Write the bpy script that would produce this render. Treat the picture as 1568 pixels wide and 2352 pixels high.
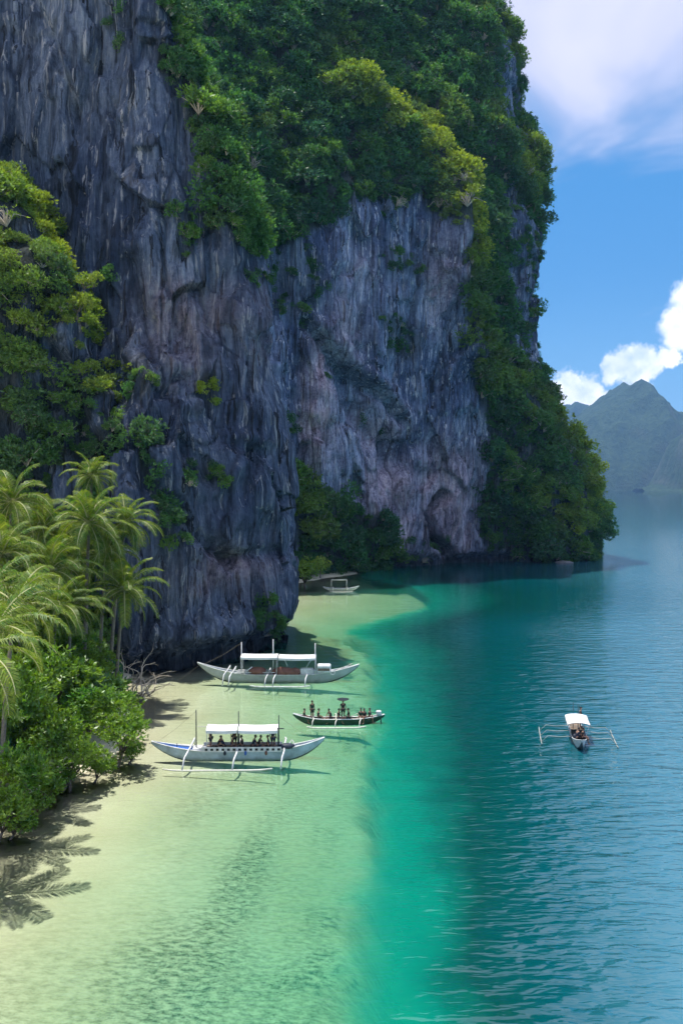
import bpy, math, random
import numpy as np
from mathutils import Vector, Matrix, Euler

for o in list(bpy.data.objects):
    bpy.data.objects.remove(o)
scn = bpy.context.scene
COL = scn.collection
rad = math.radians
random.seed(7)
RNG = np.random.default_rng(11)

# ------------------------------------------------------------------ camera
FPX, CU, CV, HOR = 2021.0, 784.0, 1176.0, 1116.0
CAM_H = 20.0
cam_d = bpy.data.cameras.new('camera')
cam_d.sensor_fit = 'VERTICAL'
cam_d.sensor_height = 36.0
cam_d.lens = 36.0 * FPX / 2352.0
cam_d.clip_start = 0.5
cam_d.clip_end = 40000.0
cam = bpy.data.objects.new('camera', cam_d)
COL.objects.link(cam)
cam.location = (0, 0, CAM_H)
cam.rotation_euler = (math.pi / 2 - math.atan((CV - HOR) / FPX), 0, 0)
scn.camera = cam

# ------------------------------------------------------------------ light
SUN_TO = Vector((-0.175, 0.165, 0.95)).normalized()      # towards the sun
sun_d = bpy.data.lights.new('sun', 'SUN')
sun_d.energy = 3.0
sun_d.angle = rad(0.53)
sun_d.color = (1.0, 0.955, 0.86)
sun = bpy.data.objects.new('sun', sun_d)
COL.objects.link(sun)
sun.rotation_euler = (-SUN_TO).to_track_quat('-Z', 'Y').to_euler()
sun.location = SUN_TO * 300

scn.view_settings.view_transform = 'Standard'
scn.view_settings.look = 'None'
scn.view_settings.gamma = 1.0
scn.view_settings.use_curve_mapping = False
scn.view_settings.exposure = 0.94
scn.render.engine = 'CYCLES'
cy = scn.cycles
cy.use_denoising = True
cy.denoising_prefilter = 'ACCURATE'
cy.use_adaptive_sampling = True
cy.adaptive_threshold = 0.03
cy.max_bounces = 6
cy.diffuse_bounces = 2
cy.glossy_bounces = 2
cy.transmission_bounces = 2
cy.transparent_max_bounces = 10
cy.volume_bounces = 0
cy.caustics_reflective = False
cy.caustics_refractive = False
cy.sample_clamp_indirect = 4.0


class NT:
    """small helper for node trees"""
    def __init__(s, tree):
        s.t = tree
        s.n = tree.nodes
        s.l = tree.links

    def node(s, typ, **kw):
        n = s.n.new(typ)
        for k, v in kw.items():
            setattr(n, k, v)
        return n

    def put(s, sock, val):
        if val is None:
            return
        if isinstance(val, bpy.types.NodeSocket):
            s.l.new(val, sock)
        elif isinstance(val, (tuple, list)) and len(val) == 3 and sock.type == 'RGBA':
            sock.default_value = (*val, 1.0)
        else:
            sock.default_value = val

    def math(s, op, a, b=None, c=None, clamp=False):
        n = s.node('ShaderNodeMath', operation=op)
        n.use_clamp = clamp
        for i, v in enumerate((a, b, c)):
            s.put(n.inputs[i], v)
        return n.outputs[0]

    def vmath(s, op, a, b=None):
        n = s.node('ShaderNodeVectorMath', operation=op)
        s.put(n.inputs[0], a)
        if b is not None:
            s.put(n.inputs[1] if op != 'SCALE' else n.inputs['Scale'], b)
        return n.outputs['Value'] if op in ('DOT_PRODUCT', 'LENGTH', 'DISTANCE') else n.outputs[0]

    def noise(s, vec, scale=1.0, detail=4.0, rough=0.5, dist=0.0, color=False):
        n = s.node('ShaderNodeTexNoise')
        s.put(n.inputs['Vector'], vec)
        s.put(n.inputs['Scale'], scale)
        s.put(n.inputs['Detail'], detail)
        s.put(n.inputs['Roughness'], rough)
        s.put(n.inputs['Distortion'], dist)
        return n.outputs['Color' if color else 'Fac']

    def mapping(s, vec, scale=(1, 1, 1), loc=(0, 0, 0), rot=(0, 0, 0)):
        n = s.node('ShaderNodeMapping')
        s.put(n.inputs['Vector'], vec)
        n.inputs['Scale'].default_value = scale
        n.inputs['Location'].default_value = loc
        n.inputs['Rotation'].default_value = rot
        return n.outputs[0]

    def ramp(s, fac, stops, interp='LINEAR'):
        n = s.node('ShaderNodeValToRGB')
        n.color_ramp.interpolation = interp
        e = n.color_ramp.elements
        while len(e) < len(stops):
            e.new(0.5)
        for el, (p, c) in zip(e, stops):
            el.position = p
            el.color = (*c, 1.0) if isinstance(c, (tuple, list)) else (c, c, c, 1.0)
        s.put(n.inputs[0], fac)
        return n.outputs[0]

    def mix(s, fac, a, b, blend='MIX'):
        n = s.node('ShaderNodeMix', data_type='RGBA', blend_type=blend)
        s.put(n.inputs[0], fac)
        s.put(n.inputs[6], a)
        s.put(n.inputs[7], b)
        return n.outputs[2]

    def maprange(s, v, a, b, c=0.0, d=1.0, smooth=False):
        n = s.node('ShaderNodeMapRange')
        n.interpolation_type = 'SMOOTHSTEP' if smooth else 'LINEAR'
        s.put(n.inputs[0], v)
        for i, q in enumerate((a, b, c, d)):
            s.put(n.inputs[i + 1], q)
        return n.outputs[0]

    def attr(s, name, typ='GEOMETRY', out='Fac'):
        n = s.node('ShaderNodeAttribute', attribute_name=name)
        n.attribute_type = typ
        return n.outputs[out]

    def bump(s, h, strength=0.5, dist=0.1, normal=None):
        n = s.node('ShaderNodeBump')
        s.put(n.inputs['Height'], h)
        s.put(n.inputs['Strength'], strength)
        s.put(n.inputs['Distance'], dist)
        if normal is not None:
            s.put(n.inputs['Normal'], normal)
        return n.outputs[0]


# ------------------------------------------------------------------ sky
world = bpy.data.worlds.new('World')
scn.world = world
world.use_nodes = True
w = NT(world.node_tree)
w.n.clear()
sky = w.node('ShaderNodeTexSky', sky_type='NISHITA')
sky.sun_disc = False
sky.sun_elevation = math.asin(SUN_TO.z)
sky.sun_rotation = math.atan2(SUN_TO.x, SUN_TO.y)
sky.air_density = 1.0
sky.dust_density = 0.0
sky.ozone_density = 3.0
skyc = w.node('ShaderNodeHueSaturation')
skyc.inputs['Saturation'].default_value = 1.12
w.put(skyc.inputs['Color'], sky.outputs[0])
dirv = w.node('ShaderNodeTexCoord').outputs['Generated']
sep = w.node('ShaderNodeSeparateXYZ')
w.put(sep.inputs[0], dirv)
zc = w.math('MAXIMUM', sep.outputs[2], 0.02)
# high thin cloud sheet on a plane above the bay
px = w.math('DIVIDE', sep.outputs[0], w.math('ADD', zc, 0.12))
py = w.math('DIVIDE', sep.outputs[1], w.math('ADD', zc, 0.12))
pc = w.node('ShaderNodeCombineXYZ')
w.put(pc.inputs[0], px)
w.put(pc.inputs[1], py)
hi = w.noise(w.mapping(pc.outputs[0], (1.5, 0.8, 1), (2.3, 0.62, 0), (0, 0, rad(35))), 1.3, 4, 0.55, 0.9)
hi_lo = w.noise(w.mapping(pc.outputs[0], (0.42, 0.5, 1), (0.4, 1.9, 0)), 1.0, 1, 0.5)
hcov = w.math('ADD', w.math('MULTIPLY', hi, 0.80), w.math('MULTIPLY', hi_lo, 0.25))
hcov = w.math('ADD', hcov, w.maprange(sep.outputs[2], 0.22, 0.43, -0.16, 0.22))
HI_CLOUD = w.maprange(hcov, 0.42, 0.78, 0, 1, True)


def cloud_dir(u, v):
    a = Vector(((u - CU) / FPX, 1.0, (HOR - v) / FPX))
    return a.normalized()


# cumulus heads: puffs low over the islands all round the horizon
warp = w.noise(dirv, 24, 4, 0.68, 0, True)
wd = w.vmath('ADD', dirv, w.vmath('SCALE', w.vmath('SUBTRACT', warp, (0.5, 0.5, 0.5)), 0.045))
puffs = []
for (u, v, r) in [(1440, 835, 44), (1398, 846, 36), (1485, 842, 40), (1530, 822, 30), (1470, 858, 38), (1560, 755, 56), (1610, 710, 80), (1295, 888, 40), (1342, 905, 42), (1262, 900, 34), (1300, 925, 44), (1385, 930, 38), (1350, 940, 40)]:
    puffs.append((cloud_dir(u, v), r / FPX))
cum = None
for d, r in puffs:
    q = w.math('DIVIDE', w.vmath('DISTANCE', wd, tuple(d)), r)
    b = w.maprange(q, 1.05, 0.62, 0, 1, True)
    cum = b if cum is None else w.math('MAXIMUM', cum, b)
# the same family of clouds goes on round the horizon
belt = w.noise(w.mapping(dirv, (5, 5, 11), (3.1, 0.4, 0)), 1.0, 2, 0.55)
band = w.math('MULTIPLY', w.maprange(sep.outputs[2], 0.03, 0.07), w.maprange(sep.outputs[2], 0.17, 0.11))
side = w.maprange(w.vmath('DISTANCE', dirv, tuple(cloud_dir(1400, 700))), 0.42, 0.6)
cum = w.math('MAXIMUM', cum, w.math('MULTIPLY', w.math('MULTIPLY', w.maprange(belt, 0.52, 0.60, 0, 1, True), band), side))
cum_n = w.noise(dirv, 60, 2, 0.6)
CUM = w.math('MULTIPLY', cum, w.maprange(cum_n, 0.25, 0.6, 0.55, 1.0))
shade = w.noise(dirv, 22, 2, 0.55)
cum_col = w.mix(w.maprange(shade, 0.35, 0.62), (4.0, 4.3, 5.4), (6.6, 6.4, 6.6))
hi_col = w.mix(w.maprange(hi, 0.4, 0.75), (2.4, 2.55, 3.5), (3.5, 3.45, 4.3))
low = w.maprange(sep.outputs[2], 0.0, 0.24, 1.0, 0.0, True)
clear = w.mix(0.82, skyc.outputs[0], (0.09, 0.92, 2.3))
clear = w.mix(w.math('MULTIPLY', low, 0.46), clear, (1.3, 2.7, 4.2))
base = w.mix(w.math('MULTIPLY', HI_CLOUD, 0.93), clear, hi_col)
base = w.mix(CUM, base, cum_col)
bg = w.node('ShaderNodeBackground')
bg.inputs['Strength'].default_value = 0.15
w.put(bg.inputs['Color'], base)
world.cycles.sampling_method = 'MANUAL'
world.cycles.sample_map_resolution = 512
wo = w.node('ShaderNodeOutputWorld')
w.l.new(bg.outputs[0], wo.inputs['Surface'])


# ------------------------------------------------------------------ helpers
def tag(o, label=None, cat=None, group=None, kind=None):
    if label:
        o['label'] = label
    if cat:
        o['category'] = cat
    if group:
        o['group'] = group
    if kind:
        o['kind'] = kind
    return o


def new_mesh(name, verts, faces, mat=None, smooth=False):
    """faces: (n,3|4) array or list of tuples"""
    me = bpy.data.meshes.new(name)
    if isinstance(faces, np.ndarray):
        v = np.asarray(verts, dtype=np.float32)
        k = faces.shape[1]
        me.vertices.add(len(v))
        me.vertices.foreach_set('co', v.ravel())
        me.loops.add(faces.size)
        me.loops.foreach_set('vertex_index', faces.astype(np.int32).ravel())
        me.polygons.add(len(faces))
        me.polygons.foreach_set('loop_start', np.arange(0, faces.size, k, dtype=np.int32))
        me.update(calc_edges=True)
    else:
        me.from_pydata([tuple(v) for v in verts], [], faces)
    if smooth:
        me.polygons.foreach_set('use_smooth', np.ones(len(me.polygons), dtype=bool))
    if mat:
        me.materials.append(mat)
    return me


def link(name, me, parent=None, loc=None):
    o = bpy.data.objects.new(name, me)
    COL.objects.link(o)
    if parent is not None:
        o.parent = parent
    if loc is not None:
        o.location = loc
    return o


def empty(name, loc=(0, 0, 0), rz=0.0):
    o = bpy.data.objects.new(name, None)
    o.empty_display_size = 0.3
    COL.objects.link(o)
    o.location = loc
    o.rotation_euler = (0, 0, rz)
    return o


def fattr(me, name, arr):
    a = me.attributes.new(name, 'FLOAT', 'POINT')
    a.data.foreach_set('value', np.asarray(arr, dtype=np.float32).ravel())


def grid_faces(nu, nv, wrap=False):
    i = np.arange(nu if wrap else nu - 1)
    j = np.arange(nv - 1)
    I, J = np.meshgrid(i, j, indexing='ij')
    I2 = (I + 1) % nu
    return np.stack([I * nv + J, I2 * nv + J, I2 * nv + J + 1, I * nv + J + 1], -1).reshape(-1, 4)


_perm = np.random.default_rng(5).permutation(4096).astype(np.int64)
_grad = np.random.default_rng(6).normal(size=(4096, 3))
_grad /= np.linalg.norm(_grad, axis=1)[:, None]


def gnoise(P):
    """3-D gradient noise, about -1..1"""
    P = np.asarray(P, dtype=np.float64)
    I = np.floor(P).astype(np.int64)
    F = P - I
    W = F * F * F * (F * (F * 6 - 15) + 10)
    out = 0.0
    for dx in (0, 1):
        wx = W[..., 0] if dx else 1 - W[..., 0]
        for dy in (0, 1):
            wy = W[..., 1] if dy else 1 - W[..., 1]
            for dz in (0, 1):
                wz = W[..., 2] if dz else 1 - W[..., 2]
                h = _perm[(I[..., 0] + dx) & 4095]
                h = _perm[(h + I[..., 1] + dy) & 4095]
                h = _perm[(h + I[..., 2] + dz) & 4095]
                g = _grad[h]
                dot = g[..., 0] * (F[..., 0] - dx) + g[..., 1] * (F[..., 1] - dy) + g[..., 2] * (F[..., 2] - dz)
                out = out + wx * wy * wz * dot
    return out * 1.6


def fbm(P, octs=4, lac=2.03, gain=0.5):
    a, s, t = 1.0, 0.0, 0.0
    P = np.asarray(P, dtype=np.float64)
    for o in range(octs):
        s = s + a * gnoise(P + 17.3 * o)
        t += a
        a *= gain
        P = P * lac
    return s / t


def ridged(P, octs=3):
    a, s, t = 1.0, 0.0, 0.0
    for o in range(octs):
        s = s + a * (1 - np.abs(gnoise(P + 9.7 * o)))
        t += a
        a *= 0.5
        P = P * 2.1
    return s / t * 2 - 1


def facets(P, seed=1):
    """voronoi cells, each a tilted plane: angular blocks"""
    I = np.floor(P).astype(np.int64)
    best = np.full(P.shape[:-1], 1e9)
    val = np.zeros(P.shape[:-1])
    for dx in (-1, 0, 1):
        for dy in (-1, 0, 1):
            for dz in (-1, 0, 1):
                h = _perm[(I[..., 0] + dx + seed * 31) & 4095]
                h = _perm[(h + I[..., 1] + dy) & 4095]
                h = _perm[(h + I[..., 2] + dz) & 4095]
                c = I + np.array([dx, dy, dz]) + 0.5 + 0.45 * _grad[h]
                D = P - c
                d2 = (D ** 2).sum(-1)
                m = d2 < best
                g = _grad[_perm[h]]
                v = (D * g).sum(-1) + 0.5 * _grad[h][..., 0]
                best = np.where(m, d2, best)
                val = np.where(m, v, val)
    return val


def in_poly(x, y, poly):
    """vectorised point in polygon"""
    poly = np.asarray(poly, dtype=np.float64)
    inside = np.zeros(x.shape, dtype=bool)
    n = len(poly)
    j = n - 1
    for i in range(n):
        xi, yi = poly[i]
        xj, yj = poly[j]
        c = ((yi > y) != (yj > y)) & (x < (xj - xi) * (y - yi) / (yj - yi + 1e-12) + xi)
        inside ^= c
        j = i
    return inside


def poly_dist(x, y, pts):
    """distance to an open polyline"""
    d = np.full(x.shape, 1e9)
    for (ax, ay), (bx, by) in zip(pts[:-1], pts[1:]):
        vx, vy = bx - ax, by - ay
        t = np.clip(((x - ax) * vx + (y - ay) * vy) / (vx * vx + vy * vy), 0, 1)
        d = np.minimum(d, np.hypot(x - ax - t * vx, y - ay - t * vy))
    return d


def sstep(x, a, b):
    t = np.clip((x - a) / (b - a), 0, 1)
    return t * t * (3 - 2 * t)


# ------------------------------------------------------------------ materials
MATS = {}


def principled(name, col=(0.5, 0.5, 0.5), rough=0.6, vary=0.0, vscale=3.0, bump=0.0, bscale=30.0, metal=0.0):
    m = bpy.data.materials.new(name)
    m.use_nodes = True
    t = NT(m.node_tree)
    b = t.n['Principled BSDF']
    b.inputs['Roughness'].default_value = rough
    b.inputs['Metallic'].default_value = metal
    co = t.node('ShaderNodeTexCoord').outputs['Object']
    if vary:
        n = t.noise(co, vscale, 5, 0.6)
        dark = tuple(c * (1 - vary) for c in col)
        lite = tuple(min(1, c * (1 + vary * 0.6)) for c in col)
        t.put(b.inputs['Base Color'], t.mix(t.maprange(n, 0.3, 0.7), dark, lite))
    else:
        b.inputs['Base Color'].default_value = (*col, 1)
    if bump:
        t.put(b.inputs['Normal'], t.bump(t.noise(co, bscale, 4, 0.6), bump, 0.02))
    MATS[name] = m
    return m


def rock_material(key='rock', tone=1.0):
    m = bpy.data.materials.new('limestone')
    m.use_nodes = True
    t = NT(m.node_tree)
    b = t.n['Principled BSDF']
    b.inputs['Roughness'].default_value = 0.85
    b.inputs['Specular IOR Level'].default_value = 0.25
    co = t.node('ShaderNodeTexCoord').outputs['Object']
    wv = t.noise(co, 0.16, 3, 0.55, 0, True)
    cw = t.vmath('ADD', co, t.vmath('SCALE', t.vmath('SUBTRACT', wv, (0.5, 0.5, 0.5)), 1.3))
    streak = t.noise(t.mapping(cw, (0.8, 0.8, 0.05)), 1.0, 6, 0.68)
    fine = t.noise(t.mapping(cw, (3.4, 3.4, 0.30)), 1.0, 5, 0.7)
    grit = t.noise(co, 1.7, 6, 0.75)
    blot = t.noise(t.mapping(co, (0.10, 0.10, 0.045)), 1.0, 5, 0.6)
    vor = t.node('ShaderNodeTexVoronoi', feature='DISTANCE_TO_EDGE')
    t.put(vor.inputs['Vector'], t.mapping(cw, (0.24, 0.24, 0.022), rot=(0, rad(7), 0)))
    vor.inputs['Scale'].default_value = 1.0
    crack = t.maprange(vor.outputs[0], 0.012, 0.055, 0, 1)
    mixed = t.math('ADD', t.math('MULTIPLY', streak, 0.52), t.math('ADD', t.math('MULTIPLY', fine, 0.30), t.math('MULTIPLY', grit, 0.18)))
    gr = t.ramp(mixed, [(0.36, (0.022, 0.030, 0.048)), (0.44, (0.11, 0.14, 0.20)), (0.52, (0.235, 0.28, 0.37)), (0.58, (0.37, 0.41, 0.49)), (0.65, (0.68, 0.68, 0.70))])
    dark = t.mix(t.maprange(blot, 0.40, 0.60), (0.36, 0.44, 0.57), (1.06, 1.12, 1.16))
    c = t.mix(1.0, gr, dark, 'MULTIPLY')
    tn = t.noise(t.mapping(cw, (1.5, 1.5, 0.045), (7, 3, 1)), 1.0, 5, 0.6)
    bn = t.noise(t.mapping(cw, (0.9, 0.9, 0.03), (2, 9, 4)), 1.0, 6, 0.68)
    c = t.mix(t.maprange(bn, 0.43, 0.385, 0, 0.92), c, (0.014, 0.017, 0.024))
    c = t.mix(t.math('MULTIPLY', t.maprange(tn, 0.57, 0.63), t.maprange(fine, 0.42, 0.55)), c, (0.66, 0.66, 0.66))
    pink = t.attr('pink')
    pinkc = t.ramp(t.math('ADD', t.math('MULTIPLY', mixed, 0.75), t.math('MULTIPLY', grit, 0.25)),
                   [(0.38, (0.05, 0.035, 0.045)), (0.45, (0.30, 0.22, 0.26)), (0.52, (0.58, 0.45, 0.48)), (0.60, (0.78, 0.68, 0.65))])
    c = t.mix(t.math('MULTIPLY', pink, t.maprange(blot, 0.30, 0.50, 0.6, 1.0)), c, pinkc)
    c = t.mix(t.maprange(crack, 0, 1, 0.45, 0.0), c, (0.012, 0.013, 0.018))
    veg = t.attr('veg')
    moss = t.mix(t.noise(co, 0.8, 4, 0.6), (0.012, 0.02, 0.012), (0.045, 0.065, 0.03))
    c = t.mix(t.math('MULTIPLY', veg, 0.9), c, moss)
    # dark tidal stain at the waterline
    sp = t.node('ShaderNodeSeparateXYZ')
    t.put(sp.inputs[0], co)
    wet = t.maprange(t.math('ADD', sp.outputs[2], t.math('MULTIPLY', t.noise(co, 0.7, 3), -1.2)), 0.3, 1.6, 0.25, 1.0, True)
    c = t.mix(1.0, c, wet, 'MULTIPLY')
    if tone != 1.0:
        c = t.mix(1.0, c, (tone, tone, tone * 1.03), 'MULTIPLY')
    t.put(b.inputs['Base Color'], c)
    h = t.math('ADD', t.math('MULTIPLY', fine, 0.7), t.math('ADD', t.math('MULTIPLY', streak, 1.2), t.math('ADD', t.math('MULTIPLY', grit, 0.7), t.math('MULTIPLY', crack, 0.2))))
    t.put(b.inputs['Normal'], t.bump(h, 1.0, 0.8))
    MATS[key] = m
    return m


def leaf_material(name, c1, c2, c3, trans=0.35, src='OBJECT'):
    """leaf green varies from plant to plant (c1..c2) and from leaf to leaf"""
    m = bpy.data.materials.new(name)
    m.use_nodes = True
    t = NT(m.node_tree)
    t.n.clear()
    oi = t.node('ShaderNodeObjectInfo')
    co = t.node('ShaderNodeTexCoord').outputs['Object']
    n = t.noise(co, 2.6 if src == 'INST' else 1.1, 3, 0.6)
    rnd = t.node('ShaderNodeNewGeometry').outputs['Random Per Island']
    c = t.mix(oi.outputs['Random'], c1, c2)
    c = t.mix(t.maprange(n, 0.35, 0.7), c, c3)
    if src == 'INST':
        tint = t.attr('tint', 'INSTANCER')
        c = t.mix(tint, c, (0.40, 0.50, 0.05))  # yellow tint that also carries the painted sunlight of the strips
    c = t.mix(1.0, c, t.ramp(rnd, [(0.0, 0.62), (1.0, 1.35)]), 'MULTIPLY')
    d = t.node('ShaderNodeBsdfDiffuse')
    t.put(d.inputs['Color'], c)
    tr = t.node('ShaderNodeBsdfTranslucent')
    t.put(tr.inputs['Color'], t.mix(1.0, c, (1.25, 1.2, 0.45), 'MULTIPLY'))
    g = t.node('ShaderNodeBsdfGlossy')
    g.inputs['Roughness'].default_value = 0.42
    g.inputs['Color'].default_value = (0.9, 0.95, 0.9, 1)
    m1 = t.node('ShaderNodeMixShader')
    m1.inputs[0].default_value = trans
    t.l.new(d.outputs[0], m1.inputs[1])
    t.l.new(tr.outputs[0], m1.inputs[2])
    m2 = t.node('ShaderNodeMixShader')
    m2.inputs[0].default_value = 0.02 if src == 'INST' else (0.015 if name == 'leaf_palm' else 0.04)
    t.l.new(m1.outputs[0], m2.inputs[1])
    t.l.new(g.outputs[0], m2.inputs[2])
    out = t.node('ShaderNodeOutputMaterial')
    t.l.new(m2.outputs[0], out.inputs['Surface'])
    MATS[name] = m
    return m


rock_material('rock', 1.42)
rock_material('rock_dark', 0.74)      # a darker tone of the same stone for the near rocks
leaf_material('leaf_jungle', (0.022, 0.125, 0.064), (0.054, 0.205, 0.074), (0.078, 0.25, 0.075), 0.42, 'INST')
leaf_material('leaf_jungle_dark', (0.018, 0.092, 0.062), (0.042, 0.15, 0.085), (0.060, 0.185, 0.09), 0.35, 'INST')
leaf_material('leaf_jungle_light', (0.070, 0.22, 0.062), (0.11, 0.275, 0.07), (0.15, 0.31, 0.075), 0.45, 'INST')
leaf_material('leaf_shore', (0.055, 0.21, 0.025), (0.17, 0.31, 0.028), (0.23, 0.36, 0.035), 0.5)
leaf_material('leaf_pale', (0.20, 0.33, 0.04), (0.30, 0.41, 0.05), (0.36, 0.44, 0.07), 0.5)
leaf_material('leaf_palm', (0.05, 0.15, 0.025), (0.11, 0.21, 0.03), (0.26, 0.31, 0.055), 0.42)
principled('bark', (0.16, 0.13, 0.10), 0.9, 0.4, 4, 0.6, 18)
principled('dry_wood', (0.58, 0.50, 0.40), 0.9, 0.35, 3, 0.4, 20)
principled('palm_trunk', (0.22, 0.19, 0.15), 0.9, 0.4, 5, 0.6, 12)
principled('rachis', (0.42, 0.42, 0.18), 0.6, 0.2, 4)
principled('husk', (0.16, 0.17, 0.05), 0.6, 0.3, 5)

# ------------------------------------------------------------------ seabed, beach and sea
SHORE = np.array([[-60, -21], [20, -20.5], [34, -21.5], [47, -20.5], [57, -19.3], [63, -16.8], [68, -16.4], [74, -18], [82, -19.8], [88, -21.5], [93, -22.5], [100, -24], [108, -26],
                  [130, -22], [160, -18], [172, -13], [182, -8], [192, -2], [200, 4], [260, 4]])
EDGE = np.array([[-60, 0], [20, 0.0], [34, 0.2], [50, 1.4], [70, 2.2], [90, 2.9], [105, 3.6], [114, 2.4], [119, 0.4], [124, 1.4], [132, 5.5], [142, 12.0], [156, 15.5], [170, 14.0], [182, 9.0], [195, 4.5], [260, 4.5]])


def seabed_z(X, Y):
    X = np.asarray(X, float)
    Y = np.asarray(Y, float)
    P = np.stack([X / 9, Y / 9, np.zeros_like(X)], -1)
    n1 = fbm(P, 3)
    n2 = fbm(P * 3.1 + 4.0, 3)
    sh = np.interp(Y, SHORE[:, 0], SHORE[:, 1]) + 1.1 * n1
    ed = np.interp(Y, EDGE[:, 0], EDGE[:, 1]) + 1.4 * n1 + 1.3 * n2
    t = X - sh
    T = np.maximum(ed - sh, 4.0)
    wet = np.clip(t / T, 0, 1)
    z_wet = -(0.05 * np.clip(t, 0, 2) + 1.25 * wet ** 1.25)
    drop = sstep(X - ed, -0.8, 4.2)
    z_wet = z_wet - drop * 5.2 - np.clip(X - ed - 3, 0, 300) * 27.0 / np.clip(Y, 30, 400)  # slope fans out from the viewer to place the reflection tones painted by depth
    z_dry = 0.11 * np.clip(-t, 0, 6) + 0.16 * np.clip(-t - 6, 0, 30) + 0.05 * n2
    z = np.where(t > 0, z_wet, z_dry) + 0.03 * n2
    far = sstep(np.hypot(X, Y - 120), 320, 900)
    return np.maximum(np.where(t > 0, z * (1 - far) - 26 * far, z), -26.0)


def axis(lo, hi, a, b, step, growth=1.35):
    mid = np.arange(a, b + 1e-6, step)
    right, x, s = [], mid[-1], step
    while x < hi:
        s *= growth
        x += s
        right.append(min(x, hi))
    left, x, s = [], mid[0], step
    while x > lo:
        s *= growth
        x -= s
        left.append(max(x, lo))
    return np.array(left[::-1] + list(mid) + right)


XS = axis(-6000, 6000, -30, 40, 0.5, 1.16)
YS = axis(-6000, 6000, 18, 200, 0.7, 1.16)
GX, GY = np.meshgrid(XS, YS, indexing='ij')
BED = seabed_z(GX, GY)


def seabed_material():
    m = bpy.data.materials.new('sand')
    m.use_nodes = True
    t = NT(m.node_tree)
    b = t.n['Principled BSDF']
    b.inputs['Roughness'].default_value = 0.9
    b.inputs['Specular IOR Level'].default_value = 0.1
    co = t.node('ShaderNodeTexCoord').outputs['Object']
    big = t.noise(co, 0.12, 4, 0.55)
    fine = t.noise(t.mapping(co, (2.2, 4.2, 1)), 1.0, 5, 0.7)
    grain = t.noise(co, 9.0, 3, 0.6)
    sand = t.mix(t.maprange(big, 0.35, 0.65), (0.72, 0.66, 0.46), (0.82, 0.77, 0.57))
    sand = t.mix(t.math('MULTIPLY', t.maprange(grain, 0.4, 0.7), 0.25), sand, (0.42, 0.33, 0.24))
    weed = t.attr('weed')
    wm = t.maprange(t.math('ADD', t.math('MULTIPLY', fine, 0.65), t.math('MULTIPLY', t.noise(co, 9.0, 4, 0.75), 0.35)), 0.40, 0.60, 1.0, 0.0)
    wm = t.math('MULTIPLY', t.math('POWER', wm, 1.2), weed)
    c = t.mix(wm, sand, (0.085, 0.080, 0.030))
    t.put(b.inputs['Base Color'], c)
    t.put(b.inputs['Normal'], t.bump(t.math('ADD', fine, t.math('MULTIPLY', grain, 0.3)), 0.4, 0.08))
    MATS['sand'] = m
    return m


bed_me = new_mesh('beach', np.stack([GX, GY, BED], -1).reshape(-1, 3), grid_faces(len(XS), len(YS)), seabed_material(), True)
weed = sstep(GX, -15.5, -7.0) * 0.46 + 0.5 * sstep(46 - GY, 0, 14) * sstep(GX, -20, -13)
weed = weed + 0.95 * np.exp(-((GX + 4.9 + (GY - 50) * -0.10) / 1.3) ** 2) * sstep(GY, 28, 34) * (1 - sstep(GY, 50, 60))
weed *= (1 - 0.8 * sstep(GY, 60, 84))
reef = np.interp(GY, EDGE[:, 0], EDGE[:, 1])
weed = weed + 1.1 * np.exp(-((GX - reef + 0.8) / 2.2) ** 2) * sstep(fbm(np.stack([GX / 2.2, GY / 3.5, GX * 0 + 5], -1), 3), 0.0, 0.35)
weed *= 0.80 + 0.9 * fbm(np.stack([GX / 4, GY / 7, GX * 0], -1), 4)
fattr(bed_me, 'weed', np.clip(weed, 0, 1))
tag(link('beach', bed_me), 'pale sand beach sloping down into the clear bay', kind='structure')


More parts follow.
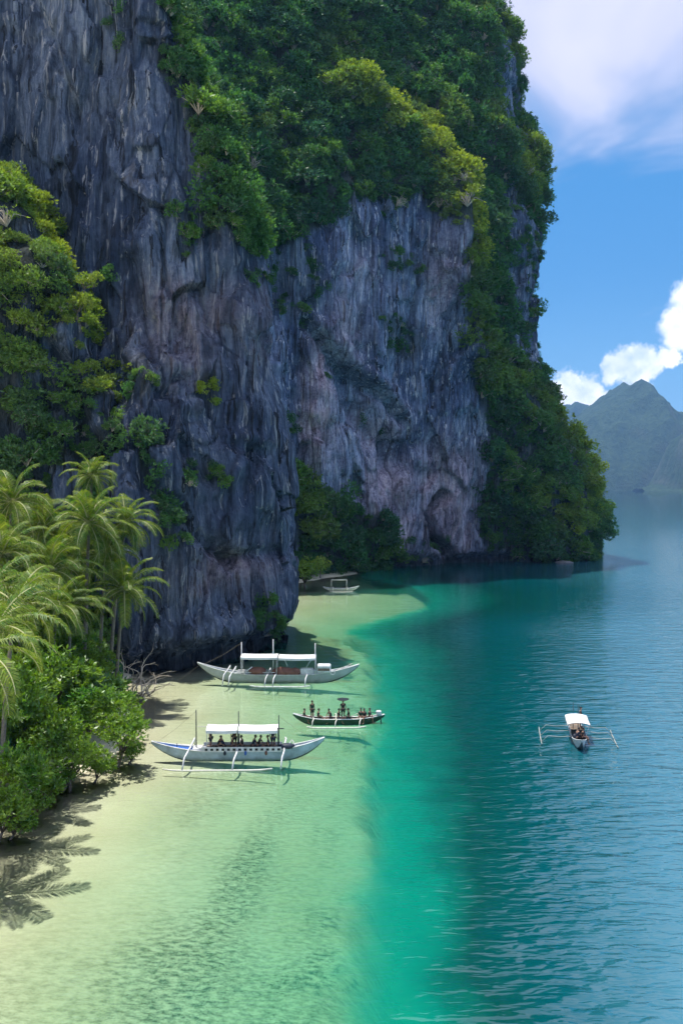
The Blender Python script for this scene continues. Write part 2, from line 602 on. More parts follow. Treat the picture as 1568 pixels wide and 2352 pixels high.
def sea_material():
    m = bpy.data.materials.new('sea_water')
    m.use_nodes = True
    t = NT(m.node_tree)
    t.n.clear()
    co = t.node('ShaderNodeTexCoord').outputs['Object']
    dep = t.attr('depth')
    # absorption over the way down and up
    T = t.node('ShaderNodeCombineColor')
    for i, k in enumerate((0.31, 0.015, 0.155)):
        t.put(T.inputs[i], t.math('EXPONENT', t.math('MULTIPLY', dep, -k * 1.0)))
    body = t.ramp(t.maprange(dep, 1.0, 24.0), [(0.0, (0.02, 0.40, 0.27)), (0.12, (0.0, 0.28, 0.19)), (0.24, (0.0, 0.19, 0.135)), (0.32, (0.0, 0.062, 0.057)), (0.43, (0.0, 0.080, 0.10)), (0.58, (0.035, 0.16, 0.215))])  # dark then paler tones put the cliff and sky reflections into the colour
    opac = t.math('SUBTRACT', 1.0, t.math('EXPONENT', t.math('MULTIPLY', t.math('MAXIMUM', t.math('SUBTRACT', dep, 0.35), 0.0), -0.34)))
    tr = t.node('ShaderNodeBsdfTransparent')
    t.l.new(T.outputs[0], tr.inputs['Color'])
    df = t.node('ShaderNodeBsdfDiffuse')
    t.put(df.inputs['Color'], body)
    under = t.node('ShaderNodeMixShader')
    t.put(under.inputs[0], opac)
    t.l.new(tr.outputs[0], under.inputs[1])
    t.l.new(df.outputs[0], under.inputs[2])
    # ripples: long crests across the bay, finer chop on top
    swell = t.noise(t.mapping(co, (0.30, 0.80, 1), rot=(0, 0, rad(8))), 1.0, 1.5, 0.5, 0.3)
    rip = t.noise(t.mapping(co, (0.9, 2.6, 1), rot=(0, 0, rad(-7))), 1.0, 1.6, 0.5, 0.4)
    chop = t.noise(t.mapping(co, (3.0, 6.5, 1)), 1.0, 3, 0.6)
    calm = t.attr('calm')
    h = t.math('ADD', t.math('MULTIPLY', swell, 0.20), t.math('ADD', t.math('MULTIPLY', rip, 0.10), t.math('MULTIPLY', chop, 0.006)))
    h = t.math('MULTIPLY', h, calm)
    nrm = t.bump(h, 1.0, 1.0)
    fr = t.node('ShaderNodeFresnel')
    fr.inputs['IOR'].default_value = 2.1
    t.put(fr.inputs['Normal'], nrm)
    gl = t.node('ShaderNodeBsdfGlossy')
    gl.inputs['Roughness'].default_value = 0.03
    t.put(gl.inputs['Normal'], nrm)
    mx = t.node('ShaderNodeMixShader')
    t.put(mx.inputs[0], fr.outputs[0])
    t.l.new(under.outputs[0], mx.inputs[1])
    t.l.new(gl.outputs[0], mx.inputs[2])
    out = t.node('ShaderNodeOutputMaterial')
    t.l.new(mx.outputs[0], out.inputs['Surface'])
    MATS['sea'] = m
    return m


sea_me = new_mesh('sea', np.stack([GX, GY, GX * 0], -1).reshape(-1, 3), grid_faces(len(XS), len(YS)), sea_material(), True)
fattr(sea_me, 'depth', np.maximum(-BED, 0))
fattr(sea_me, 'calm', (0.30 + 0.60 * sstep(GX, 0, 8) + 0.8 * sstep(GX / np.maximum(GY, 20), 0.16, 0.36)) / (1 + (np.maximum(GY, 0) / 150) ** 1.8))
tag(link('sea', sea_me), 'clear bay water turning from pale green shallows to teal and blue', kind='structure')


# ------------------------------------------------------------------ cliffs
def U(u, Y):
    """easting of a point that lies Y metres ahead, from its bearing"""
    return (u - CU) / FPX * Y


def pts(*rows):
    return [(z, U(u, Y), Y) for z, u, Y in rows]


CLIFF = [
    [(-3, -130, 190), (60, -126, 192), (110, -118, 198), (140, -95, 215)],
    pts((-3, -150, 180), (60, -150, 182), (130, -150, 192)) + [(168, -70, 218)],
    pts((-3, 60, 178), (60, 60, 180), (127, 60, 187), (150, 60, 196)) + [(182, -50, 226)],
    pts((-3, 250, 176), (60, 250, 177), (127, 250, 185), (152, 245, 196)) + [(186, -40, 232)],
    pts((-3, 430, 176), (60, 430, 176), (85, 425, 179), (102, 410, 186), (130, 390, 200), (160, 390, 214)) + [(188, -25, 238)],
    pts((-3, 560, 176), (55, 560, 176), (74, 555, 180), (90, 545, 188), (130, 540, 206), (165, 545, 220)) + [(190, -12, 242)],
    pts((-3, 632, 178), (45, 630, 178), (65, 622, 180), (80, 620, 188), (110, 625, 200), (150, 640, 216)) + [(190, -4, 244)],
    pts((-3, 664, 187), (60, 658, 186), (75, 655, 188), (95, 660, 196), (120, 665, 206), (160, 680, 222)) + [(190, 0, 246)],
    pts((-3, 730, 194), (40, 730, 190), (70, 730, 190), (85, 730, 194), (110, 730, 206), (150, 735, 222)) + [(190, 5, 248)],
    pts((-3, 900, 214), (40, 900, 208), (80, 900, 204), (90, 900, 208), (115, 895, 219), (150, 890, 233)) + [(190, 12, 252)],
    pts((-3, 1080, 228), (40, 1080, 222), (80, 1075, 218), (110, 1060, 225), (150, 1010, 240)) + [(191, 16, 258)],
    pts((-3, 1270, 233), (18, 1275, 231), (35, 1240, 232), (60, 1190, 234), (90, 1180, 236), (120, 1140, 240), (150, 1090, 246)) + [(191, 20, 262)],
    pts((-3, 1330, 250), (2, 1338, 250), (8, 1356, 250), (16, 1338, 250), (28, 1316, 252), (34, 1272, 254), (40, 1248, 255), (50, 1214, 256), (60, 1200, 256), (75, 1204, 256),
        (88, 1206, 256), (100, 1188, 257), (120, 1164, 258), (140, 1146, 260), (152, 1124, 262), (165, 1084, 264)) + [(180, 36, 268), (192, 24, 268)],
    [(-3, 60, 285), (50, 48, 285), (120, 42, 285), (190, 26, 275)],
    [(-3, 0, 310), (100, 0, 300), (188, 15, 285)],
    [(-3, -90, 260), (80, -80, 250), (165, -50, 240)],
]
CSEG = [12, 16, 24, 34, 60, 45, 30, 45, 105, 100, 90, 95, 40, 12, 12, 14]
BUTTRESS = [
    pts((-3, -250, 112), (40, -250, 115), (92, -250, 118)) + [(97, -75, 130)],
    pts((-3, 0, 106), (40, 0, 112), (92, 0, 116)) + [(97, -55, 130)],
    pts((-3, 150, 100), (30, 150, 106), (50, 150, 109), (92, 150, 114)) + [(96, -42, 130)],
    pts((-3, 262, 93), (12, 262, 93), (26, 262, 97), (33, 262, 103), (50, 262, 107), (90, 262, 112)) + [(94, -32, 130)],
    pts((-3, 340, 93.5), (14, 340, 94), (26, 340, 96.5), (33, 340, 98), (36, 340, 102), (60, 335, 106), (86, 330, 109)) + [(90, -28, 130)],
    pts((-3, 400, 96), (14, 400, 96.5), (28, 400, 99), (35, 400, 100.5), (39, 400, 104), (60, 392, 107), (74, 385, 109)) + [(78, -24, 130)],
    pts((-3, 470, 99), (14, 470, 100), (30, 470, 103), (37, 470, 103.5), (42, 470, 106.5), (65, 455, 109)) + [(69, -20, 130)],
    pts((-3, 540, 102), (15, 540, 103), (30, 540, 105), (42, 540, 107), (56, 525, 109.5)) + [(59, -18, 130)],
    pts((-3, 600, 106), (12, 600, 107), (30, 588, 109), (46, 570, 111)) + [(49, -17, 130)],
    pts((-3, 632, 109), (12, 632, 110), (28, 616, 111.5), (38, 600, 113)) + [(41, -15, 131)],
    pts((-3, 645, 111), (3, 648, 111), (8, 666, 112), (16, 660, 113), (24, 642, 114), (30, 626, 116)) + [(33, -14, 131)],
    [(-3, -12, 127), (8, -9.5, 126), (24, -11, 128), (32, -14, 133)],
    [(-3, -25, 140), (60, -25, 138), (70, -24, 134)],
    [(-3, -60, 140), (80, -60, 138), (95, -55, 134)],
    [(-3, -95, 130), (85, -90, 130), (96, -82, 130)],
]
BSEG = [26, 55, 62, 62, 52, 55, 55, 50, 36, 26, 22, 14, 14, 12, 12]


def loft(cols, seg, nT, closed, warp=1.0):
    ncol = len(cols)
    ts = np.linspace(0, 1, nT)
    A = np.zeros((ncol, nT, 3))
    k = np.exp(-np.linspace(-2, 2, 17) ** 2)
    k /= k.sum()
    for c, col in enumerate(cols):
        a = np.array(col, float)
        zz = a[0, 0] + (a[-1, 0] - a[0, 0]) * ts
        for d, src in ((0, 1), (1, 2)):
            v = np.interp(zz, a[:, 0], a[:, src])
            vp = np.concatenate([np.full(8, v[0]), v, np.full(8, v[-1])])
            A[c, :, d] = np.convolve(vp, k, 'valid')
        A[c, :, 2] = zz
    out, par = [], []
    last = ncol if closed else ncol - 1
    for c in range(last):
        ids = [(c - 1), c, c + 1, c + 2]
        ids = [i % ncol for i in ids] if closed else [min(max(i, 0), ncol - 1) for i in ids]
        p0, p1, p2, p3 = (A[i] for i in ids)
        n = seg[c]
        for q in range(n):
            f = q / n
            out.append(0.5 * ((2 * p1) + (-p0 + p2) * f + (2 * p0 - 5 * p1 + 4 * p2 - p3) * f * f + (-p0 + 3 * p1 - 3 * p2 + p3) * f ** 3))
            par.append(c + f)
    if not closed:
        out.append(A[-1])
        par.append(ncol - 1)
    return np.array(out), np.array(par)


def grid_normals(P, closed):
    if closed:
        du = np.roll(P, -1, 0) - np.roll(P, 1, 0)
    else:
        du = np.gradient(P, axis=0)
    dv = np.gradient(P, axis=1)
    N = np.cross(du, dv)
    return N / (np.linalg.norm(N, axis=-1, keepdims=True) + 1e-9)
RIDGES = [
    ([(-1.5, 110.9), (10.4, 104.9), (18.4, 98.9), (25.1, 90.2), (24.7, 81.9), (25.2, 70.9), (30.4, 53.8)], 5.5, 3.2),
    ([(45.1, 112.2), (46.4, 103.3)], 3.0, 4.0),
    ([(-7.9, 54.1), (-0.2, 47.0), (8.2, 41.3), (13.4, 35.6)], -4.0, 1.3),
    ([(-1.5, 45.6), (3.8, 38.3), (7.8, 31.7), (12.0, 25.6)], -3.6, 4.0),
    ([(-8.1, 55.5), (-0.9, 48.7), (8.3, 42.7), (14.3, 36.2)], 2.4, 2.2),
    ([(24.7, 17.6), (21.0, 13.2), (22.4, 6.3)], -9, 1.5),
    ([(22.1, 6.9), (26.8, 3.1)], -6, 1.5),
    ([(14.0, 22.0), (13.8, 13.5), (13.1, 5.2)], 2.0, 2.0),
    ([(27.1, 24.3), (27.4, 13.3), (30.0, 3.1)], 2.2, 2.6),
    ([(-3.0, 51.0), (3.4, 41.3), (6.3, 30.5)], -1.8, 2.4),
    ([(-17.2, 64.6), (-13.4, 47.8), (-14.4, 30.0)], 1.5, 2.0),
    ([(-8.2, 52.7), (-8.0, 35.4), (-6.9, 23.4)], 1.6, 2.0),
    ([(18.0, 27.1), (11.8, 19.6), (4.4, 14.0)], 1.5, 2.0),
]
RIDGES_B = [
    ([(-40.4, 85.0), (-35.4, 75.1), (-33.3, 69.1), (-31.9, 61.9)], -1.0, 0.6),
    ([(-16.3, 55.7), (-13.6, 46.6), (-11.7, 38.8)], 0.9, 1.0),
    ([(-24.2, 46.1), (-23.3, 40.2), (-19.0, 36.0)], -1.0, 0.9),
    ([(-28.4, 41.4), (-26.3, 35.7), (-24.5, 32.9)], -0.8, 0.8),
    ([(-20.5, 30.5), (-17.5, 32.4), (-17.8, 30.6)], -1.4, 0.9),
    ([(-18.9, 18.1), (-16.8, 14.7), (-13.2, 11.2)], -2.2, 0.9),
    ([(-19.2, 19.4), (-17.2, 16.4)], -1.0, 1.5),
    ([(-12.6, 25.3), (-11.3, 19.6), (-7.9, 15.4)], 1.0, 1.2),
    ([(-15.1, 19.1), (-13.6, 20.9), (-12.5, 22.7)], 0.9, 0.7),
    ([(-13.2, 11.2), (-11.4, 12.0), (-7.6, 11.6)], -0.9, 0.8),
    ([(-16.5, 27.8), (-14.6, 25.3), (-11.1, 24.0)], -0.8, 0.8),
    ([(-21.3, 5.1), (-18.3, 3.9), (-10.0, 3.6)], 0.9, 1.6),
]
VEG_FAR = [
    (1.0, [(-47.3, 144.9), (-44.8, 120.9), (-40.5, 112.4), (-38.2, 102.8), (-34.6, 97.3), (-31.4, 90.1), (-30.1, 83.0), (-24.0, 74.2), (-20.5, 66.6), (-9.1, 71.8), (-3.4, 77.4), (0.6, 80.5), (7.5, 86.4), (9.4, 81.5), (15.8, 86.6), (21.7, 81.2), (24.2, 79.3), (52.9, 95.3), (68.2, 184.8)]),
    (0.8, [(24.0, 79.4), (26.4, 63.4), (30.6, 48.7), (34.3, 38.3), (36.9, 27.5), (35.1, 10.7), (38.1, 3.4), (50.9, 0.7), (66.8, 0.3), (74.6, 5.5), (75.3, 44.5), (53.5, 50.6), (53.2, 95.3)]),
    (0.28, [(40.0, 100.3), (44.3, 99.3), (53.8, 86.7), (53.7, 51.7), (48.2, 52.9), (41.5, 66.4)]),
    (0.22, [(41.5, 148.8), (45.4, 142.8), (48.7, 116.0), (39.2, 110.9)]),
    (0.9, [(-12.1, 25.1), (-4.7, 18.7), (1.4, 15.2), (8.7, 13.2), (14.3, 1.2), (8.8, -1.5), (-11.4, -0.7)]),
    (0.35, [(-21.3, 70.9), (-6.6, 71.1), (-3.2, 64.5), (-8.1, 54.6), (-12.7, 55.5), (-17.0, 59.6)]),
    (0.5, [(6.4, 59.0), (14.9, 59.5), (19.3, 54.0), (16.5, 49.6), (10.3, 51.9)]),
    (0.35, [(8.8, 74.9), (21.0, 74.1), (17.3, 69.8), (9.8, 70.4)]),
    (0.3, [(-4.7, 44.2), (-0.5, 42.7), (11.6, 32.0), (11.8, 29.7), (2.9, 38.2)]),
    (0.4, [(-13.8, 33.5), (-8.9, 34.4), (-8.8, 30.8), (-13.5, 30.1)]),
    (0.3, [(12.4, 8.4), (27.4, 6.2), (23.9, 0.8), (17.1, 0.9)]),
]
VEG_BUT = [
    (0.8, [(-21.7, 25.9), (-19.7, 25.7), (-19.9, 21.2), (-18.2, 17.6), (-18.6, 14.4), (-19.6, 14.1), (-21.0, 16.8), (-21.3, 20.8)]),
    (0.45, [(-17.2, 22.3), (-14.9, 23.1), (-14.2, 21.0), (-15.6, 20.2), (-17.4, 19.7)]),
    (0.6, [(-10.5, 5.2), (-9.3, 5.5), (-7.4, 2.1), (-10.2, 2.5)]),
    (0.5, [(-23.9, 34.6), (-21.0, 34.6), (-20.5, 32.4), (-24.3, 30.9)]),
    (0.55, [(-16.7, 32.1), (-14.1, 33.1), (-14.0, 30.0), (-16.0, 29.6)]),
    (0.5, [(-10.2, 5.9), (-8.8, 5.3), (-7.8, 2.4)]),
    (0.85, [(-24.8, 85.3), (-23.9, 77.8), (-22.4, 72.8), (-21.5, 68.2), (-18.9, 65.2), (-17.4, 61.3), (-17.6, 57.5), (-14.6, 52.1), (-12.9, 48.9), (-12.8, 48.3), (-8.3, 51.0), (-7.2, 64.0), (-17.5, 88.1)]),
    (0.4, [(-13.7, 48.8), (-13.5, 49.3), (-10.7, 42.8), (-12.9, 45.5)]),
    (0.5, [(-37.2, 54.8), (-33.9, 55.1), (-33.1, 51.7), (-35.7, 51.2)]),
    (0.5, [(-21.0, 52.5), (-19.2, 52.9), (-18.6, 48.4), (-19.9, 47.6)]),
    (0.3, [(-29.5, 48.3), (-27.0, 48.0), (-25.9, 43.4), (-27.9, 43.6)]),
    (0.25, [(-28.1, 78.3), (-25.8, 78.2), (-25.7, 74.3), (-28.0, 74.9)]),
]
VEG_SPUR = [
    (0.8, [(-48.7, 62.6), (-41.5, 55.2), (-40.2, 53.2), (-37.8, 50.1), (-34.8, 44.6), (-32.0, 43.9), (-33.5, 38.7), (-31.2, 34.0), (-25.6, 33.1), (-25.6, 24.3), (-23.4, 20.5), (-22.2, 1.0), (-43.8, 2.8)]),
    (0.12, [(-34.6, 36.1), (-30.7, 36.1), (-29.0, 31.3), (-33.6, 30.9)]),
    (0.1, [(-34.4, 39.9), (-34.0, 39.3), (-32.4, 35.8), (-34.1, 36.2)]),
    (0.3, [(-28.5, 30.9), (-26.3, 30.6), (-26.8, 26.5), (-27.2, 27.0)]),
    (0.15, [(-33.6, 21.4), (-29.7, 21.9), (-29.0, 16.0), (-32.5, 17.0)]),
    (0.95, [(-48.7, 62.6), (-41.5, 55.2), (-40.2, 53.2), (-37.8, 50.1), (-35.2, 44.4), (-34.7, 41.4), (-37.2, 43.1), (-46.1, 43.4)]),
    (0.1, [(-34.8, 41.3), (-35.3, 42.3), (-33.5, 37.8), (-34.7, 38.3)]),
    (0.12, [(-28.5, 29.8), (-28.0, 29.8), (-26.5, 26.0), (-28.2, 26.3)]),
]
PINK_FAR = [
    (-4.7, 44.2, 3.0, 9, 1.0),
    (-5.6, 32.8, 4, 8, 1.0),
    (0.2, 54.0, 5, 9, 0.45),
    (10.4, 19.5, 8, 9, 0.8),
    (25.3, 18.1, 9, 12, 0.85),
    (21.9, 69.1, 3.5, 10, 0.55),
    (3.3, 67.9, 6, 9, 0.3),
    (28.2, 7.7, 7, 6, 0.8),
    (14.6, 9.4, 3, 6, 0.8),
    (8.5, 31.7, 7, 8, 0.5),
]
PINK_BUT = [
    (-19.5, 39.5, 4, 4, 0.7),
    (-17.7, 35.4, 3, 4, 0.5),
    (-10.8, 39.4, 1.5, 6, 0.4),
    (-13.3, 10.2, 4, 2.2, 0.9),
    (-18.1, 40.3, 5, 3, 0.6),
]
SUNLIT_STRIPS = [
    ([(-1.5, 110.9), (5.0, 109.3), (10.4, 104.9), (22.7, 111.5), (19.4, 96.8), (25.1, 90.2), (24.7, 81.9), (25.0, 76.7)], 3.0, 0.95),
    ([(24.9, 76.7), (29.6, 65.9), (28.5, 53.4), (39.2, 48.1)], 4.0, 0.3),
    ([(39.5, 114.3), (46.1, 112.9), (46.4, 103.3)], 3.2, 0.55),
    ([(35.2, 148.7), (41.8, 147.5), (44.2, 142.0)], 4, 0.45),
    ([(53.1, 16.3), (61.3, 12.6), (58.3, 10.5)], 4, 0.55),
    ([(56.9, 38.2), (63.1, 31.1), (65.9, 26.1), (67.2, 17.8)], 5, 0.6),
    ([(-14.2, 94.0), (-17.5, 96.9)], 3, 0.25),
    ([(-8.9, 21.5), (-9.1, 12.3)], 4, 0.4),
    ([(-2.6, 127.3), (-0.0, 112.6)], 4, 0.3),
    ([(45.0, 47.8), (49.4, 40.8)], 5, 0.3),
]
SUNLIT_BUT = [
    ([(-16.2, 32.1), (-14.4, 31.1)], 3, 0.8),
]


def rock_displace(P, N, amp=1.0):
    big = fbm(P / np.array([24, 24, 34]), 3) * 3.6
    flute = ridged(P / np.array([6.0, 6.0, 34]), 2) * 1.5
    fl2 = ridged((P + 40) / np.array([1.9, 1.9, 13]), 2) * 0.75
    fc = facets(P / np.array([9.0, 9.0, 17.0])) * 1.9
    fc2 = facets(P / np.array([3.2, 3.2, 6.5]), 3) * 0.65
    led = gnoise(P / np.array([14, 14, 3.2])) * 0.45
    pock = np.clip(gnoise(P / np.array([2.6, 2.6, 4.5])) - 0.25, 0, 1) * -1.6
    return (big + flute + fl2 + fc + fc2 + led + pock) * amp


def shape_rock(cols, seg, nT, closed, vis, ridges, amp=1.0, notch=0.0, shift=0.0):
    P, par = loft(cols, seg, nT, closed)
    N = grid_normals(P, closed)
    d = rock_displace(P + shift, N, amp)
    X, Z = P[..., 0].copy(), P[..., 2].copy()
    fr = ((par > vis[0]) & (par < vis[1]))[:, None] & np.ones(X.shape, bool)
    for pl, am, wd_ in ridges:          # ridges and fissures on the front elevation (easting, height)
        d = d + np.where(fr, am * np.exp(-(poly_dist(X, Z, pl) / wd_) ** (6 if am < -5 else 2)), 0)
    if notch:                           # wave-cut notch along the waterline
        d = d - np.where(fr, notch * (1 - sstep(Z, 1.0, 3.4)), 0)
    P2 = P + N * d[..., None]
    return dict(P=P2, N=grid_normals(P2, closed), X=X, Z=Z, par=par, fr=fr, closed=closed)


RK = shape_rock(CLIFF, CSEG, 350, True, (0.0, 12.7), RIDGES, 1.0, 2.3)
RB = shape_rock(BUTTRESS, BSEG, 270, True, (0.0, 11.2), RIDGES_B, 0.78, 2.0, 60.0)
S = [
    [(0, -70, 88), (30, -68, 95), (50, -66, 105), (55, -65, 128)],
    pts((0, -30, 90), (20, -10, 94), (40, 0, 97), (52, 0, 101), (56, -20, 112), (57.5, -20, 128)),
    pts((0, 85, 91), (20, 85, 95), (38, 85, 98), (43, 85, 102), (46, 85, 112), (48, 85, 127)),
    pts((0, 175, 93), (20, 175, 96), (34, 175, 99), (37, 175, 103), (39, 175, 116), (41, 175, 127)),
    pts((0, 225, 94), (18, 230, 97), (27, 235, 99), (30, 238, 104), (32, 240, 122)),
    pts((0, 275, 97), (15, 280, 100), (24, 285, 103), (27, 295, 116)),
    pts((0, 300, 102), (15, 310, 104), (21, 318, 108), (23, 330, 118)),
]
RS = shape_rock(S, [60, 70, 70, 60, 50, 40], 150, False, (-1, 99), [], 1.0, 0.0, 200.0)


def blur(a, n=2):
    for _ in range(n):
        a = (a + np.roll(a, 1, 0) + np.roll(a, -1, 0)) / 3
        b = a.copy()
        b[:, 1:-1] = (a[:, :-2] + a[:, 1:-1] + a[:, 2:]) / 3
        a = b
    return a


def build_rock(R, name, label, veg_polys, pinks, flat_veg=0.0, mat='rock'):
    X, Z, fr = R['X'], R['Z'], R['fr']
    m = np.zeros(X.shape)
    nx = fbm(np.stack([X / 5, Z / 5, X * 0 + 3.3], -1), 3) * 3.0
    nz = fbm(np.stack([X / 5, Z / 5, X * 0 + 9.1], -1), 3) * 4.0
    for dens, pl in veg_polys:
        m = np.where(fr & in_poly(X + nx, Z + nz, pl), dens, m)
    if flat_veg:        # whatever lies flat enough is overgrown
        m = np.maximum(m, np.where(R['N'][..., 2] > flat_veg, 0.9, 0))
    pk = np.zeros(X.shape)
    for px_, pz_, rx_, rz_, a_ in pinks:
        pk = np.maximum(pk, np.where(fr, a_ * np.exp(-((X + nx * 0.6 - px_) / rx_) ** 2 - ((Z + nz - pz_) / rz_) ** 2), 0))
    R['veg'] = m
    me = new_mesh(name, R['P'].reshape(-1, 3), grid_faces(*X.shape, R['closed']), MATS[mat], True)
    fattr(me, 'veg', np.clip(blur(m, 2), 0, 1))
    fattr(me, 'pink', np.clip(pk, 0, 1))
    tag(link(name, me), label, kind='structure')


build_rock(RK, 'cliff', 'towering grey limestone cliff rising straight out of the bay', VEG_FAR, PINK_FAR)
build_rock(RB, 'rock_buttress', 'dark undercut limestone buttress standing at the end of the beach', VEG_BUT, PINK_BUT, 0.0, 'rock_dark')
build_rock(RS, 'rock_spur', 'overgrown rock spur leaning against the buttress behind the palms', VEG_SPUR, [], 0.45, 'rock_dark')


# ------------------------------------------------------------------ foliage building blocks
def leaf_quads(C, A, B, length, width, fold=0.12):
    """one folded diamond leaf per row: base C, along A, across B; returns verts, faces"""
    n = len(C)
    Nn = np.cross(A, B)
    L = length[:, None]
    W = width[:, None]
    v = np.stack([C, C + A * L * 0.45 + B * W * 0.5 + Nn * fold * W, C + A * L - Nn * L * 0.08, C + A * L * 0.45 - B * W * 0.5 + Nn * fold * W], 1)
    f = np.arange(n)[:, None] * 4 + np.array([[0, 1, 2, 3]])
    return v.reshape(-1, 3), f


def unit(v):
    return v / (np.linalg.norm(v, axis=-1, keepdims=True) + 1e-9)


def rosettes(centres, outs, rng, per=8, length=0.2, lvar=0.35, width=0.42, spread=0.75):
    """tufts of leaves at each centre, fanning round the outward direction"""
    n = len(centres)
    C = np.repeat(centres, per, 0)
    O = unit(np.repeat(outs, per, 0))
    R = rng.normal(size=C.shape)
    R = unit(R - (R * O).sum(-1, keepdims=True) * O)
    k = rng.uniform(0.15, 1.0, (len(C), 1)) * spread
    A = unit(O * (1 - k) + R * k * 1.4 + np.array([0, 0, -0.1]))
    B = unit(np.cross(A, O + 0.2 * rng.normal(size=C.shape)))
    Ls = length * (1 + lvar * rng.uniform(-1, 1, len(C)))
    return leaf_quads(C + 0.03 * rng.normal(size=C.shape), A, B, Ls, Ls * width)


def bush_mesh(name, seed, mat, lobes=9, tufts=9, per=6, leaf=0.24, flat=0.8, droop=0.0, twigs=0):
    """a crown about one metre in radius: lobes of tufts with gaps between"""
    rng = np.random.default_rng(seed)
    cs, os_ = [], []
    for l in range(lobes):
        d = unit(rng.normal(size=3))
        d[2] = abs(d[2]) * 0.9 - 0.15
        c = d * rng.uniform(0.35, 0.72) * np.array([1, 1, flat])
        r = rng.uniform(0.28, 0.5)
        for q in range(tufts):
            e = unit(rng.normal(size=3))
            e[2] = e[2] * 0.8 + 0.25
            p = c + e * r * rng.uniform(0.75, 1.05)
            cs.append(p)
            os_.append(e + d * 0.4 + np.array([0, 0, 0.35 - droop]))
    v, f = rosettes(np.array(cs), np.array(os_), rng, per, leaf)
    nl = len(f)
    if twigs:           # bare limbs showing between the leaves
        tv, tf = [v], [f]
        off = len(v)
        for q in range(twigs):
            e = np.array(cs[rng.integers(len(cs))]) * rng.uniform(0.9, 1.25)
            pth = [np.array([0, 0, -0.35]), e * 0.5 + rng.normal(0, 0.08, 3), e]
            for (a, b), (r0, r1) in zip(zip(pth[:-1], pth[1:]), ((0.035, 0.022), (0.022, 0.008))):
                d = unit(b - a)
                x = unit(np.cross(d, np.array([0.3, 0.5, 0.8])))
                y = np.cross(d, x)
                ring = [p + r * (x * math.cos(k) + y * math.sin(k)) for p, r in ((a, r0), (b, r1)) for k in (0, 2.09, 4.19)]
                tv.append(np.array(ring))
                tf.append(np.array([[0, 1, 4, 3], [1, 2, 5, 4], [2, 0, 3, 5]]) + off)
                off += 6
        v, f = np.concatenate(tv), np.concatenate(tf)
    me = new_mesh(name, v, f, mat)
    if twigs:
        me.materials.append(MATS['dry_wood'])
        mi = np.zeros(len(f), dtype=np.int32)
        mi[nl:] = 1
        me.polygons.foreach_set('material_index', mi)
    return me


JUNGLE = []
for k in range(5):
    me = bush_mesh('bush_%d' % k, 40 + k, MATS[('leaf_jungle', 'leaf_jungle_dark', 'leaf_jungle', 'leaf_jungle_light', 'leaf_jungle_dark')[k]], lobes=13, tufts=14, per=6, leaf=0.175, twigs=9)
    JUNGLE.append(bpy.data.objects.new('bush_source', me))
me_bare = bush_mesh('bare_bush', 66, MATS['leaf_jungle_light'], lobes=6, tufts=3, per=4, leaf=0.15, twigs=26)
for k in range(2):      # hanging creeper mats
    me = bush_mesh('creeper_%d' % k, 70 + k, MATS['leaf_jungle'], lobes=10, tufts=12, per=6, leaf=0.16, flat=1.7, droop=0.9)
    JUNGLE.append(bpy.data.objects.new('bush_source', me))
JUNGLE.append(bpy.data.objects.new('bush_source', me_bare))
jungle_col = bpy.data.collections.new('bush_sources')
for o in JUNGLE:
    jungle_col.objects.link(o)


def scatter_tree():
    g = bpy.data.node_groups.new('plant_cover', 'GeometryNodeTree')
    g.interface.new_socket('Geometry', in_out='INPUT', socket_type='NodeSocketGeometry')
    g.interface.new_socket('Geometry', in_out='OUTPUT', socket_type='NodeSocketGeometry')
    n = NT(g)
    gi = n.node('NodeGroupInput')
    go = n.node('NodeGroupOutput')
    m2p = n.node('GeometryNodeMeshToPoints')
    n.l.new(gi.outputs[0], m2p.inputs[0])
    ci = n.node('GeometryNodeCollectionInfo')
    ci.inputs['Collection'].default_value = jungle_col
    ci.inputs['Separate Children'].default_value = True
    ci.inputs['Reset Children'].default_value = True
    iop = n.node('GeometryNodeInstanceOnPoints')
    n.l.new(m2p.outputs[0], iop.inputs['Points'])
    n.l.new(ci.outputs[0], iop.inputs['Instance'])
    iop.inputs['Pick Instance'].default_value = True

    def named(nm, typ):
        a = n.node('GeometryNodeInputNamedAttribute', data_type=typ)
        a.inputs['Name'].default_value = nm
        return a.outputs[0]
    n.l.new(named('pick', 'INT'), iop.inputs['Instance Index'])
    e2r = n.node('FunctionNodeEulerToRotation')
    n.l.new(named('rot', 'FLOAT_VECTOR'), e2r.inputs[0])
    n.l.new(e2r.outputs[0], iop.inputs['Rotation'])
    n.l.new(named('siz', 'FLOAT_VECTOR'), iop.inputs['Scale'])
    n.l.new(iop.outputs[0], go.inputs[0])
    return g


PLANT_COVER = scatter_tree()


